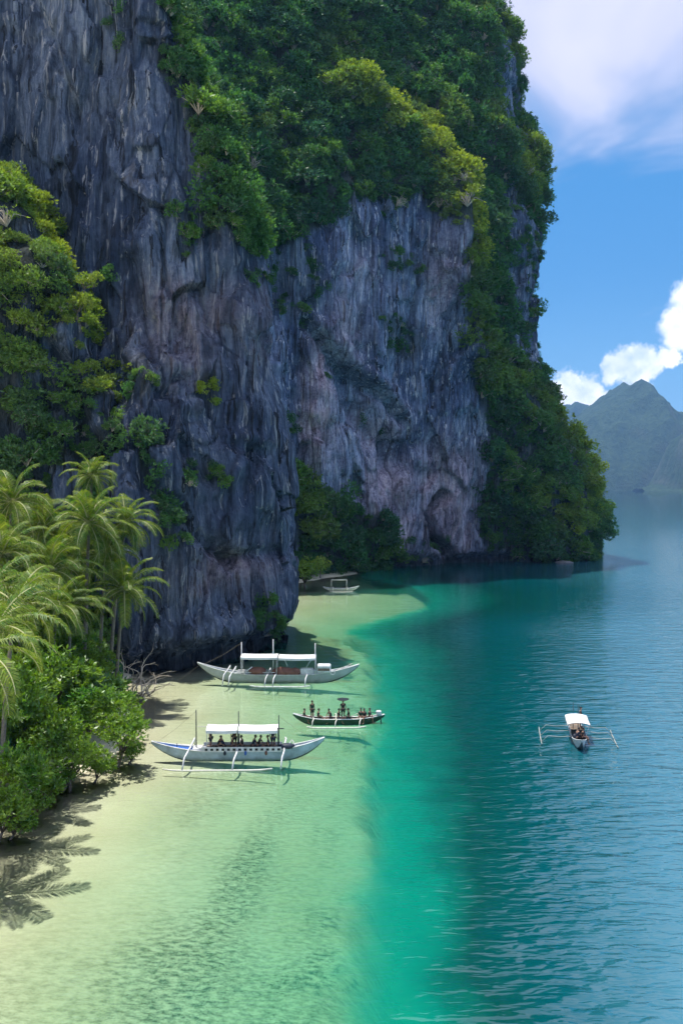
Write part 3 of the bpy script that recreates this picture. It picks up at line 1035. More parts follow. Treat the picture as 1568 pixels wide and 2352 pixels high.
def scatter(name, label, pos, up, size, pick, tint, seed=1):
    rng = np.random.default_rng(seed)
    n = len(pos)
    rot = np.zeros((n, 3))
    for i in range(n):
        q = Vector(up[i]).to_track_quat('Z', 'Y') @ Euler((0, 0, rng.uniform(0, 6.28))).to_quaternion()
        rot[i] = q.to_euler()
    me = bpy.data.meshes.new(name)
    me.vertices.add(n)
    me.vertices.foreach_set('co', np.asarray(pos, np.float32).ravel())
    a = me.attributes.new('rot', 'FLOAT_VECTOR', 'POINT')
    a.data.foreach_set('vector', rot.astype(np.float32).ravel())
    sz = np.stack([size * rng.uniform(0.85, 1.2, n), size * rng.uniform(0.85, 1.2, n), size * rng.uniform(0.8, 1.25, n)], -1)
    a = me.attributes.new('siz', 'FLOAT_VECTOR', 'POINT')
    a.data.foreach_set('vector', sz.astype(np.float32).ravel())
    a = me.attributes.new('pick', 'INT', 'POINT')
    a.data.foreach_set('value', np.asarray(pick, np.int32))
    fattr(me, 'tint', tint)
    o = link(name, me)
    md = o.modifiers.new('cover', 'NODES')
    md.node_group = PLANT_COVER
    tag(o, label, 'foliage', kind='stuff')
    return o


def sample_cover(R, spacing, rng, vis=None):
    """random points on the rock, more of them where the cover is dense"""
    P, N, dens = R['P'], R['N'], R['veg']
    du = (np.roll(P, -1, 0) - P) if R['closed'] else np.gradient(P, axis=0)
    area = np.linalg.norm(np.cross(du, np.gradient(P, axis=1)), axis=-1)
    wgt = (area * dens).ravel()
    n = int(wgt.sum() / spacing ** 2)
    ids = rng.choice(len(wgt), n, p=wgt / wgt.sum())
    return ids, P.reshape(-1, 3)[ids] + rng.uniform(-0.25, 0.25, (n, 3)), N.reshape(-1, 3)[ids]


def cover(R, name, label, spacing, strips, seed, base_tint=0.0, hi_tint=None, small=1.0):
    rng = np.random.default_rng(seed)
    ids, pos, nor = sample_cover(R, spacing, rng)
    n = len(ids)
    dn = R['veg'].ravel()[ids]
    X, Z = R['X'].ravel()[ids], R['Z'].ravel()[ids]
    li = np.zeros(n)
    for pl, wd_, amt in strips:         # sunlit belts: sunlight put into a yellower leaf tint
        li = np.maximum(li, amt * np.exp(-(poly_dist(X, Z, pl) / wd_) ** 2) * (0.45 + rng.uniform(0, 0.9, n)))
    bn = fbm(pos / 10.0, 2)
    big = rng.uniform(size=n) < 0.26
    size = np.where(dn > 0.75, np.where(big, rng.uniform(2.2, 3.9, n), rng.uniform(0.8, 1.9, n)), rng.gamma(4, 0.2, n) + 0.45) * small
    size = size * (1 + 0.4 * np.clip(bn, -0.6, 1))
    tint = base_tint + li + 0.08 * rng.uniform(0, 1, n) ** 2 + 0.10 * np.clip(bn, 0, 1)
    if hi_tint:
        tint = tint + hi_tint[2] * sstep(pos[:, 2], hi_tint[0], hi_tint[1]) * np.clip(0.4 + bn, 0, 1)
    steep = nor[:, 2] < 0.25
    pick = np.where(steep & (rng.uniform(size=n) < 0.35), rng.integers(5, 7, n), rng.integers(0, 5, n))
    pick = np.where(rng.uniform(size=n) < 0.05, 7, pick)
    up = unit(nor * 0.55 + np.array([0, 0, 0.75]))
    print(name, n)
    return scatter(name, label, pos + nor * (np.where(big & (dn > 0.75), 0.42, 0.15) * size)[:, None], up, size, pick, np.clip(tint, 0, 0.9), seed + 1)


cover(RK, 'cliff_vegetation', 'dense green jungle of shrubs and creepers clinging to the tall cliff', 1.75, SUNLIT_STRIPS, 21)
cover(RB, 'buttress_vegetation', 'scrub rooted in cracks and along the rim of the dark buttress', 1.1, SUNLIT_BUT, 23, 0.08, None, 0.75)
cover(RS, 'spur_vegetation', 'bright green thicket covering the rock spur behind the palms', 1.35, [], 25, 0.12, (20, 42, 1.0), 0.62)


# ------------------------------------------------------------------ tubes and small solids
class MB:
    """collects boxes, bars and tubes; build() links them as one mesh object"""
    def __init__(s):
        s.v, s.f, s.mi = [], [], []

    def add(s, vs, fs, mi=0):
        o = len(s.v)
        s.v.extend([tuple(p) for p in vs])
        s.f.extend([tuple(i + o for i in f) for f in fs])
        s.mi.extend([mi] * len(fs))
        return s

    def tube(s, path, radii, n=6, mi=0, cap=True):
        path = [Vector(p) for p in path]
        if not hasattr(radii, '__len__'):
            radii = [radii] * len(path)
        rings, ref = [], None
        for i, p in enumerate(path):
            t = (path[min(i + 1, len(path) - 1)] - path[max(i - 1, 0)])
            t = t.normalized() if t.length > 1e-9 else Vector((0, 0, 1))
            if ref is None:
                ref = Vector((0, 0, 1)) if abs(t.z) < 0.9 else Vector((1, 0, 0))
            a = (ref - t * ref.dot(t)).normalized()
            ref = a
            b = t.cross(a)
            rings.append([p + (a * math.cos(q) + b * math.sin(q)) * radii[i] for q in [2 * math.pi * k / n for k in range(n)]])
        vs = [v for r in rings for v in r]
        fs = [(i * n + k, i * n + (k + 1) % n, (i + 1) * n + (k + 1) % n, (i + 1) * n + k) for i in range(len(path) - 1) for k in range(n)]
        if cap:
            fs.append(tuple(range(n))[::-1])
            fs.append(tuple((len(path) - 1) * n + k for k in range(n)))
        return s.add(vs, fs, mi)

    def box(s, lo, hi, mi=0, bev=0.0):
        x0, y0, z0 = lo
        x1, y1, z1 = hi
        if bev <= 0:
            vs = [(x, y, z) for x in (x0, x1) for y in (y0, y1) for z in (z0, z1)]
            fs = [(0, 1, 3, 2), (4, 6, 7, 5), (0, 4, 5, 1), (2, 3, 7, 6), (0, 2, 6, 4), (1, 5, 7, 3)]
            return s.add(vs, fs, mi)
        b = bev
        rings = []
        for z, i in ((z0, b), (z0 + b, 0), (z1 - b, 0), (z1, b)):
            rings.append([(x0 + i, y0 + b, z), (x0 + b, y0 + i, z), (x1 - b, y0 + i, z), (x1 - i, y0 + b, z),
                          (x1 - i, y1 - b, z), (x1 - b, y1 - i, z), (x0 + b, y1 - i, z), (x0 + i, y1 - b, z)])
        vs = [v for r in rings for v in r]
        fs = [(i * 8 + k, i * 8 + (k + 1) % 8, (i + 1) * 8 + (k + 1) % 8, (i + 1) * 8 + k) for i in range(3) for k in range(8)]
        fs += [tuple(range(8))[::-1], tuple(24 + k for k in range(8))]
        return s.add(vs, fs, mi)

    def ball(s, c, r, nu=8, nv=6, mi=0):
        c = Vector(c)
        rx, ry, rz = (r, r, r) if not hasattr(r, '__len__') else r
        vs = [c + Vector((0, 0, rz))]
        for j in range(1, nv):
            a = math.pi * j / nv
            for k in range(nu):
                b = 2 * math.pi * k / nu
                vs.append(c + Vector((rx * math.sin(a) * math.cos(b), ry * math.sin(a) * math.sin(b), rz * math.cos(a))))
        vs.append(c - Vector((0, 0, rz)))
        fs = [(0, 1 + k, 1 + (k + 1) % nu) for k in range(nu)]
        for j in range(nv - 2):
            fs += [(1 + j * nu + k, 1 + (j + 1) * nu + k, 1 + (j + 1) * nu + (k + 1) % nu, 1 + j * nu + (k + 1) % nu) for k in range(nu)]
        e = len(vs) - 1
        fs += [(e, 1 + (nv - 2) * nu + (k + 1) % nu, 1 + (nv - 2) * nu + k) for k in range(nu)]
        return s.add(vs, fs, mi)

    def mesh(s, name, mats, smooth=False):
        me = bpy.data.meshes.new(name)
        me.from_pydata(s.v, [], s.f)
        for m in (mats if isinstance(mats, (list, tuple)) else [mats]):
            me.materials.append(m)
        me.polygons.foreach_set('material_index', s.mi)
        if smooth:
            me.polygons.foreach_set('use_smooth', [True] * len(s.f))
        me.update()
        return me

    def build(s, name, mats, parent=None, smooth=False):
        return link(name, s.mesh(name, mats, smooth), parent)


def ground_z(x, y):
    return float(seabed_z(np.array([x]), np.array([y]))[0])


# ------------------------------------------------------------------ coconut palms
def frond_mesh(k, elev, length=5.0, curl=1.0):
    rg = random.Random(90 + k)
    mb = MB()
    n = 16
    path, p, e = [], Vector((0.05, 0, 0)), elev
    step = length / n
    for i in range(n + 1):
        path.append(p.copy())
        e -= curl * (0.03 + 0.11 * (i / n))
        p = p + Vector((math.cos(e), 0, math.sin(e))) * step
    mb.tube(path, [0.07 * (1 - 0.8 * i / n) + 0.012 for i in range(n + 1)], 5, 1)
    nl = 34
    for j in range(nl):
        f = 0.10 + 0.90 * j / (nl - 1)
        i = min(int(f * n), n - 1)
        q = path[i].lerp(path[i + 1], f * n - i)
        tan = (path[i + 1] - path[i]).normalized()
        upv = Vector((-tan.z, 0, tan.x))
        ll = 1.25 * (math.sin(math.pi * (0.12 + 0.80 * f)) ** 0.6) * rg.uniform(0.85, 1.1)
        for sd in (-1, 1):
            out = (tan * (0.45 + 0.4 * f) + Vector((0, sd, 0)) * 0.9 + upv * 0.28 + Vector((rg.uniform(-.08, .08), rg.uniform(-.08, .08), rg.uniform(-.1, .1)))).normalized()
            wv = tan * 0.058
            a = q
            b = q + out * ll * 0.5
            c = b + (out * 0.75 + Vector((0, 0, -0.75))).normalized() * ll * 0.5
            mb.add([a - wv * 0.6, a + wv * 0.6, b + wv, b - wv, c + wv * 0.15, c - wv * 0.15], [(0, 1, 2, 3), (3, 2, 4, 5)], 0)
    return mb.mesh('frond_%d' % k, [MATS['leaf_palm'], MATS['rachis']])


FRONDS = [frond_mesh(0, rad(78), 4.4, 0.75), frond_mesh(1, rad(58), 5.0, 1.0), frond_mesh(2, rad(36), 5.2, 1.1), frond_mesh(3, rad(14), 5.2, 1.05),
          frond_mesh(4, rad(-12), 4.9, 0.95), frond_mesh(5, rad(-42), 4.4, 0.7)]
nut = MB().ball((0, 0, 0), (0.13, 0.13, 0.16)).mesh('coconut', MATS['husk'], True)


def palm(x, y, z, label, seed, scale=1.0, lean=(0.6, -0.3), sparse=False):
    """z: height of the crown"""
    rg = random.Random(seed)
    g = max(ground_z(x - lean[0] * 2, y - lean[1] * 2), 0.1)
    root = empty('coconut_palm', (x - lean[0] * 2, y - lean[1] * 2, g - 0.1))
    h = z - g
    path = [(lean[0] * 2 * (t ** 1.7), lean[1] * 2 * (t ** 1.7), h * t) for t in [i / 9 for i in range(10)]]
    mb = MB()
    mb.tube(path, [0.26] + [0.19 - 0.07 * i / 9 for i in range(1, 10)], 8)
    mb.build('trunk', MATS['palm_trunk'], root, True)
    c = Vector(path[-1])
    plan = [(0, 3), (1, 4), (2, 5), (3, 6), (4, 5), (5, 4)]
    if sparse:
        plan = [(1, 3), (2, 4), (3, 4), (4, 3)]
    for vi, cnt in plan:
        a0 = rg.uniform(0, 6.28)
        for q in range(cnt):
            o = link('frond', FRONDS[vi], root, c)
            o.rotation_euler = (rg.uniform(-0.12, 0.12), rg.uniform(-0.10, 0.10), a0 + 6.283 * q / cnt + rg.uniform(-0.25, 0.25))
            k = scale * rg.uniform(0.85, 1.1)
            o.scale = (k, k, k)
    for q in range(5):
        a = 6.28 * q / 5 + rg.uniform(-.3, .3)
        link('coconut', nut, root, c + Vector((0.22 * math.cos(a), 0.22 * math.sin(a), -0.25)))
    return tag(root, label, 'palm tree', 'coconut palms along the beach')


def at(u, v, Y):
    """a point Y metres ahead on a given line of sight"""
    return Vector((U(u, Y), Y, CAM_H + (HOR - v) / FPX * Y))


PALMS = [
    (212, 1092, 86, 'topmost coconut palm, its small crown set against the dark rock', 0.60),
    (205, 1200, 78, 'large coconut palm with a full star of pale fronds in the middle of the grove', 0.91),
    (290, 1195, 83, 'coconut palm with orange tinged young fronds beside the buttress', 0.71),
    (28, 1150, 80, 'tall bushy coconut palm at the left edge below the overgrown spur', 0.88),
    (5, 1270, 72, 'coconut palm with hanging fronds cut by the left edge of the photo', 0.88),
    (112, 1310, 74, 'coconut palm with drooping fronds low in the middle of the grove', 0.88),
    (284, 1352, 78, 'lowest coconut palm on the right, fronds reaching over the dark rock', 0.78),
    (48, 1400, 69, 'coconut palm half sunk into the green shrubs at the left', 0.78),
    (172, 1275, 84, 'coconut palm hidden behind the star shaped palm', 0.78),
    (245, 1265, 82, 'coconut palm between the star shaped palm and the buttress', 0.78),
    (165, 1390, 73, 'short coconut palm standing just above the bare tangled branches', 0.71),
    (95, 1210, 84, 'coconut palm filling the gap behind the two left palms', 0.81),
    (130, 1392, 70, 'young coconut palm low among the shrub tops', 0.68),
    (-15, 1360, 74, 'coconut palm whose crown is mostly beyond the left edge', 0.84),
]
for i, (u, v, Y, lab, sc_) in enumerate(PALMS):
    p = at(u, v, Y)
    palm(p.x, p.y, p.z, lab, 300 + i, sc_, ((0.5, -0.4), (0.2, 0.3), (0.8, 0.1))[i % 3])
# palms just outside the picture: their shadows lie on the sand
for i, (x, y, z, lb) in enumerate([(-24.0, 60.0, 13.0, 'coconut palm beyond the left edge throwing the farthest frond shadow on the sand'), (-20.8, 56.0, 12.5, 'coconut palm beyond the left edge throwing the second frond shadow'),
                                    (-19.9, 50.6, 12.0, 'coconut palm beyond the left edge throwing the third frond shadow'), (-19.0, 45.0, 11.5, 'coconut palm beyond the left edge throwing the nearest frond shadow')]):
    palm(x, y, z, lb, 340 + i, 0.85, (0.5, 0), True)


# ------------------------------------------------------------------ shore trees and shrubs
def crown_mesh(name, seed, mat, lobes=15, tufts=26, per=8, leaf=0.125):
    return bush_mesh(name, seed, mat, lobes=lobes, tufts=tufts, per=per, leaf=leaf, flat=0.85)


CROWNS = [crown_mesh('shore_crown_%d' % k, 130 + k, MATS['leaf_shore']) for k in range(5)]
PALE_CROWNS = [crown_mesh('pale_crown_%d' % k, 150 + k, MATS['leaf_pale'], 9, 18, 7, 0.16) for k in range(2)]


def limbs(mb, base, top, r, rg, n=5, spread=1.0):
    mid = Vector(base).lerp(Vector(top), 0.45) + Vector((rg.uniform(-.2, .2), rg.uniform(-.2, .2), 0))
    mb.tube([base, Vector(base).lerp(mid, 0.5), mid], [r, r * 0.8, r * 0.65], 7)
    for q in range(n):
        a = 6.28 * q / n + rg.uniform(-.4, .4)
        e = Vector(top) + Vector((math.cos(a), math.sin(a), rg.uniform(-0.1, 0.5))) * spread * rg.uniform(0.4, 0.75)
        k = mid.lerp(e, 0.5) + Vector((0, 0, 0.15 * spread))
        mb.tube([mid, k, e], [r * 0.5, r * 0.3, r * 0.1], 5)


def shore_tree(x, y, zc, r, label, seed, name='shore_tree', cat='tree', group='leafy trees along the beach', meshes=None, lean=-0.5, zs=0.95, base=None):
    rg = random.Random(seed)
    bx = x + lean
    g = ground_z(bx, y) if base is None else base
    root = empty(name, (bx, y, g))
    mb = MB()
    limbs(mb, (0, 0, -0.15), (x - bx, 0, zc - g), 0.06 + 0.035 * r, rg, 6, r)
    mb.build('trunk', MATS['bark'], root, True)
    ms = meshes or CROWNS
    o = link('crown', ms[seed % len(ms)], root, (x - bx, 0, zc - g))
    o.scale = (r, r * rg.uniform(0.9, 1.1), r * zs)
    o.rotation_euler = (0, 0, rg.uniform(0, 6.28))
    return tag(root, label, cat, group)


TREES = [
    (280, 1690, 2.4, 2.2, 'dark leafy tree leaning farthest out over the beach, olive toned'),
    (205, 1640, 3.2, 3.0, 'broad green tree just behind the outermost beach tree'),
    (115, 1575, 5.0, 3.4, 'tall rounded green tree in the middle of the shore thicket'),
    (22, 1660, 4.2, 3.1, 'yellow green sunlit tree at the left edge above the shaded hollow'),
    (130, 1715, 2.7, 2.7, 'low tree over the dark hollow above the sand'),
    (52, 1790, 2.4, 2.6, 'small tree with dark gaps at the left above the palm shadows'),
    (4, 1880, 1.6, 2.0, 'lowest small tree cut by the left edge near the sand'),
    (205, 1530, 4.0, 2.6, 'glossy green tree beside the bare tangled branches'),
    (50, 1500, 6.5, 3.0, 'tall tree below the palms at the left edge'),
    (145, 1500, 5.6, 2.8, 'tall leafy tree directly under the palms'),
    (242, 1590, 3.0, 2.2, 'green tree in front of the pale beach by the buttress'),
    (62, 1600, 5.0, 3.0, 'dense green tree behind the yellow green sunlit one'),
    (172, 1755, 1.9, 1.9, 'small shrubby tree at the foot of the shore thicket'),
    (-10, 1560, 6.0, 2.8, 'leafy tree mostly cut off by the left edge'),
    (268, 1632, 2.6, 2.0, 'small upright tree between the outermost tree and the buttress beach'),
    (90, 1680, 3.4, 2.5, 'mid green tree in front of the tall rounded one'),
]
for i, (u, v, z, r, lab) in enumerate(TREES):
    Y = (CAM_H - z) * FPX / (v - HOR)
    shore_tree(U(u, Y), Y, z, r, lab, 500 + i)

FOOT = [
    (225, 1770, 0.9, 1.2, 'low dark shrub under the outermost beach tree'),
    (110, 1820, 0.9, 1.3, 'low shrub at the edge of the shaded sand'),
    (30, 1905, 0.8, 1.1, 'low yellowish shrub by the sand at the left edge'),
    (70, 1860, 0.9, 1.2, 'low green shrub between the small trees and the sand'),
    (150, 1790, 1.0, 1.2, 'shrub filling the dark hollow above the sand'),
    (300, 1735, 0.8, 1.0, 'olive shrub trailing over the water from the outermost tree'),
]
for i, (u, v, z, r, lab) in enumerate(FOOT):
    Y = (CAM_H - z) * FPX / (v - HOR)
    shore_tree(U(u, Y), Y, z, r, lab, 560 + i, 'shore_shrub', 'shrub', 'low shrubs along the beach')

# shrubs one can tell apart on the rocks
SHRUBS = [
    (480, 893, 103.5, 1.35, 'yellow green shrub alone on a ledge of the dark buttress', True),
    (500, 868, 104.5, 0.9, 'small green shrub just above the yellow shrub on the buttress', False),
    (200, 650, 97.0, 1.5, 'pale leafed shrub reaching out from the top of the rock spur', True),
    (225, 640, 97.0, 1.0, 'outermost pale branch tip shrub on the spur against the blue rock', True),
    (185, 700, 96.5, 1.7, 'round yellow shrub on the right slope of the spur', True),
    (150, 740, 96.0, 1.1, 'small bright yellow shrub among darker leaves on the spur', True),
    (225, 890, 96.5, 1.9, 'bright green shrub at the foot of the spur crest near the buttress', True),
    (310, 850, 101.0, 1.4, 'thin leafed shrub where the spur meets the buttress', True),
    (700, 1318, 170.0, 3.9, 'bright round green bush at the back of the cove beside the buttress', False),
    (735, 1300, 176.0, 2.6, 'pale drooping bush beside the bright round one in the cove', True),
    (615, 1405, 108.2, 1.5, 'dark green bush hanging under the buttress corner', False),
    (310, 1050, 98.0, 2.4, 'dense deep green tree in the corner between palms and buttress', False),
    (340, 1150, 97.0, 1.8, 'green shrub halfway down the left side of the buttress', False),
    (1255, 858, 253.0, 2.6, 'lone small tree sticking out from the right shoulder of the cliff', False),
    (1192, 152, 258.0, 2.6, 'small tree jutting from the top right edge of the cliff', False),
]
for i, (u, v, Y, r, lab, pale) in enumerate(SHRUBS):
    p = at(u, v, Y)
    shore_tree(p.x, p.y + r * 0.3, p.z, r, lab, 600 + i, 'cliff_shrub', 'shrub', 'shrubs on the rocks', PALE_CROWNS if pale else CROWNS, 0.0 if Y > 120 else -0.3, 0.9, p.z - r * 0.9)

# bare tangle of sun-bleached branches in front of the buttress foot
rg = random.Random(77)
p0 = at(300, 1530, 82.0)
root = empty('bare_shrub', (p0.x, p0.y, ground_z(p0.x, p0.y) - 0.1))
for q in range(26):
    mb = MB()
    a = rg.uniform(0, 6.28)
    p = Vector((rg.uniform(-1.6, 1.6), rg.uniform(-0.8, 0.8), 0.2))
    d = Vector((math.cos(a) * 0.7, math.sin(a) * 0.7 - 0.1, rg.uniform(0.7, 1.3))).normalized()
    path, r_ = [p.copy()], 0.075
    for s_ in range(9):
        d = (d + Vector((rg.uniform(-.55, .75), rg.uniform(-.5, .5), rg.uniform(-.5, .42)))).normalized()
        p = p + d * rg.uniform(0.4, 0.75)
        p.z = max(p.z, 0.25)
        path.append(p.copy())
        if s_ in (3, 5, 7):
            e = (d + Vector((rg.uniform(-1, 1), rg.uniform(-1, 1), rg.uniform(-.4, .6)))).normalized()
            mb.tube([p, p + e * 0.45, p + e * 0.8 + Vector((0, 0, rg.uniform(-.25, .25)))], [0.022, 0.016, 0.008], 4)
    mb.tube(path, [r_ * (1 - 0.8 * k / 9) for k in range(10)], 5)
    mb.build('branch', MATS['dry_wood'], root)
tag(root, 'bare tangle of pale dry branches in front of the buttress foot', 'shrub')

# undergrowth of the grove
rng = np.random.default_rng(33)
n = 620
gx = rng.uniform(-46, -17.5, n)
gy = rng.uniform(44, 98, n)
sh = np.interp(gy, SHORE[:, 0], SHORE[:, 1])
keep = (gx < sh - 3.2 - 1.5 * rng.uniform(size=n)) & (gx > -(gy * 0.42 + 4)) & (gy < 92 + (gx + 22) * 0.35)
gx, gy = gx[keep], gy[keep]
gz = seabed_z(gx, gy)
n = len(gx)
size = rng.gamma(5, 0.32, n) + 0.7
scatter('undergrowth', 'mixed green undergrowth on the ground between the palms', np.stack([gx, gy, gz + 0.45 * size], -1), np.tile([0, 0, 1.0], (n, 1)) + rng.normal(0, 0.15, (n, 3)), size,
        rng.integers(0, 5, n), np.clip(0.25 + 0.2 * rng.normal(size=n), 0, 0.6), 6)


# ------------------------------------------------------------------ boats
principled('boat_white', (0.68, 0.69, 0.69), 0.5, 0.32, 1.6)
principled('boat_pale_blue', (0.42, 0.53, 0.62), 0.5, 0.35, 1.3)
principled('boat_blue', (0.04, 0.13, 0.45), 0.45, 0.25, 2.0)
principled('boat_green', (0.012, 0.06, 0.03), 0.5, 0.3, 2.0)
principled('boat_teal', (0.06, 0.22, 0.24), 0.5, 0.3, 2.0)
principled('boat_grey', (0.42, 0.47, 0.48), 0.6, 0.25, 1.2)
principled('hull_bottom', (0.03, 0.055, 0.07), 0.7, 0.3, 2.0)
principled('bamboo', (0.72, 0.70, 0.60), 0.5, 0.2, 3.0)
principled('weathered_bamboo', (0.42, 0.42, 0.38), 0.6, 0.3, 3.0)
principled('canvas', (0.78, 0.78, 0.77), 0.8, 0.14, 1.5, 0.8, 4)
principled('rope', (0.30, 0.27, 0.2), 0.9)
principled('dark_pole', (0.03, 0.04, 0.05), 0.5, 0.2)
principled('dark_opening', (0.010, 0.013, 0.018), 0.6)
principled('deck_wood', (0.20, 0.15, 0.11), 0.8, 0.35, 3.0)
principled('brown_cover', (0.22, 0.10, 0.075), 0.85, 0.4, 2.5, 0.5, 5)
principled('motor', (0.03, 0.035, 0.045), 0.35, 0.2)
principled('tarp_navy', (0.015, 0.025, 0.05), 0.6, 0.3)
principled('skin', (0.30, 0.17, 0.11), 0.6, 0.1)
principled('hair', (0.012, 0.010, 0.009), 0.5)
for nm_, c_ in (('cloth_black', (0.012, 0.013, 0.016)), ('cloth_navy', (0.015, 0.022, 0.05)), ('cloth_brown', (0.11, 0.045, 0.025)), ('cloth_green', (0.012, 0.04, 0.025)),
                ('cloth_grey', (0.05, 0.055, 0.06)), ('cloth_red', (0.16, 0.03, 0.025))):
    principled(nm_, c_, 0.85, 0.25, 6)


def hull_frames(L, B, free, bow, stern, draft=0.28, n=30, fine=2.4):
    """stations from bow (-x) to stern (+x): half beam, keel height, sheer height"""
    out = []
    for i in range(n + 1):
        t = -1 + 2 * i / n
        x = t * L / 2
        a = abs(t)
        b = max(B / 2 * (1 - a ** fine) ** 0.8, 0.03)
        up = bow if t < 0 else stern
        sheer = free + up * max(0, (a - 0.30) / 0.70) ** 1.8
        keel = -draft + (sheer + draft - 0.16) * max(0, (a - 0.52) / 0.48) ** 1.5
        out.append((x, b, keel, sheer))
    return out


def build_hull(root, fr, side, bottom, gun, deck, deck_drop=0.12, bow_deck=None, bow_frac=0.0):
    ns = 7
    mb = MB()
    vs = []
    for (x, b, k, s) in fr:
        ring = []
        for j in range(ns):        # port gunwale -> keel -> starboard gunwale
            q = -1 + 2 * j / (ns - 1)
            w_ = b * math.copysign(abs(q) ** 0.55, q)
            z = k + (s - k) * abs(q) ** 1.6
            ring.append((x, w_, z))
        vs += ring
    fs, mi = [], []
    for i in range(len(fr) - 1):
        for j in range(ns - 1):
            fs.append((i * ns + j, i * ns + j + 1, (i + 1) * ns + j + 1, (i + 1) * ns + j))
    mb.add(vs, fs)
    n0 = ns - 1
    mb.mi = [(1 if (f % n0) in (2, 3) else 0) for f in range(len(fs))]
    # closed ends
    e = (len(fr) - 1) * ns
    mb.add([vs[i] for i in range(ns)], [tuple(range(ns))], 0)
    mb.add([vs[e + i] for i in range(ns)], [tuple(range(ns))[::-1]], 0)
    h = mb.build('hull', [side, bottom], root, True)
    for sd in (-1, 1):
        g = MB()
        g.tube([(x, sd * (b + 0.015), s + 0.02) for (x, b, k, s) in fr], 0.04, 5)
        g.build('gunwale', gun, h)
    d = MB()
    rows = [(x, max(b - 0.03, 0.01), s - deck_drop) for (x, b, k, s) in fr]
    dv = [p for (x, b, z) in rows for p in ((x, -b, z), (x, b, z))]
    nb = int(bow_frac * (len(fr) - 1))
    f1 = [(2 * i, 2 * i + 2, 2 * i + 3, 2 * i + 1) for i in range(0, len(fr) - 1 - nb)]
    d.add(dv[2 * nb:], f1)
    d.build('deck', deck, h)
    if bow_deck and nb:
        d = MB()
        d.add([(x, y, z + 0.03) for (x, y, z) in dv[:2 * nb + 2]], [(2 * i, 2 * i + 2, 2 * i + 3, 2 * i + 1) for i in range(0, nb)])
        d.build('bow_deck', bow_deck, h)
    return h


def sheer_at(fr, x):
    return float(np.interp(x, [f[0] for f in fr], [f[3] for f in fr]))


def beam_at(fr, x):
    return float(np.interp(x, [f[0] for f in fr], [f[1] for f in fr]))


def outriggers(root, fr, xs, reach, x0, x1, mat, fmat, r=0.05, drop=True, sides=(-1, 1), fl_r=0.07, arch=0.15):
    for sd in sides:
        f = MB()
        n = 10
        f.tube([(x0 + (x1 - x0) * i / n, sd * reach, 0.03 + (0.12 * max(0, abs(2 * i / n - 1) - 0.75) / 0.25)) for i in range(n + 1)], [fl_r * 0.7] + [fl_r] * (n - 1) + [fl_r * 0.7], 7)
        f.build('outrigger_float', fmat, root, True)
    for x in xs:
        z = sheer_at(fr, x) + 0.06
        for sd in sides:
            b = beam_at(fr, x)
            a = MB()
            a.tube([(x, 0, z), (x, sd * b, z + 0.02), (x + 0.05, sd * (b + (reach - b) * 0.45), z + arch), (x - 0.05, sd * (b + (reach - b) * 0.78), z - 0.02), (x - 0.12, sd * reach, 0.12)],
                   [r, r, r * 0.95, r * 0.9, r * 0.8], 6)
            a.build('outrigger_arm', mat, root, True)


def roof(root, x0, x1, w_, z, sag=0.05, mat='canvas', name='canopy'):
    mb = MB()
    n, m = 8, 6
    for top in (1, 0):
        off = 0 if top else -0.045
        vs = []
        for i in range(n + 1):
            for j in range(m + 1):
                q = -1 + 2 * j / m
                x = x0 + (x1 - x0) * i / n
                zz = z - 0.16 * q * q - sag * math.sin(math.pi * i / n) + off
                vs.append((x, q * w_ / 2, zz))
        fs = [(i * (m + 1) + j, (i + 1) * (m + 1) + j, (i + 1) * (m + 1) + j + 1, i * (m + 1) + j + 1) for i in range(n) for j in range(m)]
        mb.add(vs, fs if top else [f[::-1] for f in fs])
    for sd in (-1, 1):      # hanging valance
        vs = []
        for i in range(n + 1):
            x = x0 + (x1 - x0) * i / n
            zz = z - 0.16 - sag * math.sin(math.pi * i / n)
            vs += [(x, sd * (w_ / 2 + 0.012), zz + 0.01), (x, sd * (w_ / 2 + 0.03), zz - 0.20)]
        mb.add(vs, [(2 * i, 2 * i + 2, 2 * i + 3, 2 * i + 1) for i in range(n)])
    return mb.build(name, MATS[mat], root)


def rod(root, name, a, b, r, mat, n=6):
    return MB().tube([a, b], [r, r * 0.8], n).build(name, MATS[mat], root, True)


# --- white tour boat with blue bow deck, nearest the beach
p = at(545, 1745, 64.2)
b2 = empty('outrigger_boat', (p.x, 64.2, 0), rad(1.0))
fr = hull_frames(12.7, 1.25, 0.62, 0.62, 0.85, fine=2.0)
build_hull(b2, fr, MATS['boat_pale_blue'], MATS['hull_bottom'], MATS['boat_white'], MATS['boat_grey'], 0.10, MATS['boat_blue'], 0.36)
sp_ = MB()
sp_.box((-2.6, -0.66, 0.62), (3.2, -0.62, 0.98))
side_panel = sp_.build('side_panel', MATS['boat_white'], b2)
for k in range(14):
    x = -2.35 + k * 0.405
    MB().box((x, -0.675, 0.72), (x + 0.2, -0.655, 0.88)).build('opening', MATS['dark_opening'], side_panel)
sp_ = MB()
sp_.box((-2.6, 0.62, 0.62), (3.2, 0.66, 0.98))
sp2 = sp_.build('side_panel', MATS['boat_white'], b2)
MB().box((-3.3, -0.45, 0.60), (-2.62, 0.45, 0.82), 0, 0.05).build('hatch', MATS['boat_white'], b2)
roof(b2, -2.25, 0.0, 1.7, 2.42)
roof(b2, 0.08, 2.95, 1.7, 2.40)
for x in (-2.2, 0.04, 2.95):
    for sd in (-1, 1):
        rod(b2, 'roof_post', (x, sd * 0.62, 0.9), (x, sd * 0.72, 2.3), 0.028, 'boat_white' if sd > 0 or x < 0 else 'dark_pole')
rod(b2, 'mast', (-3.05, -0.1, 0.6), (-3.05, -0.1, 3.6), 0.045, 'dark_pole')
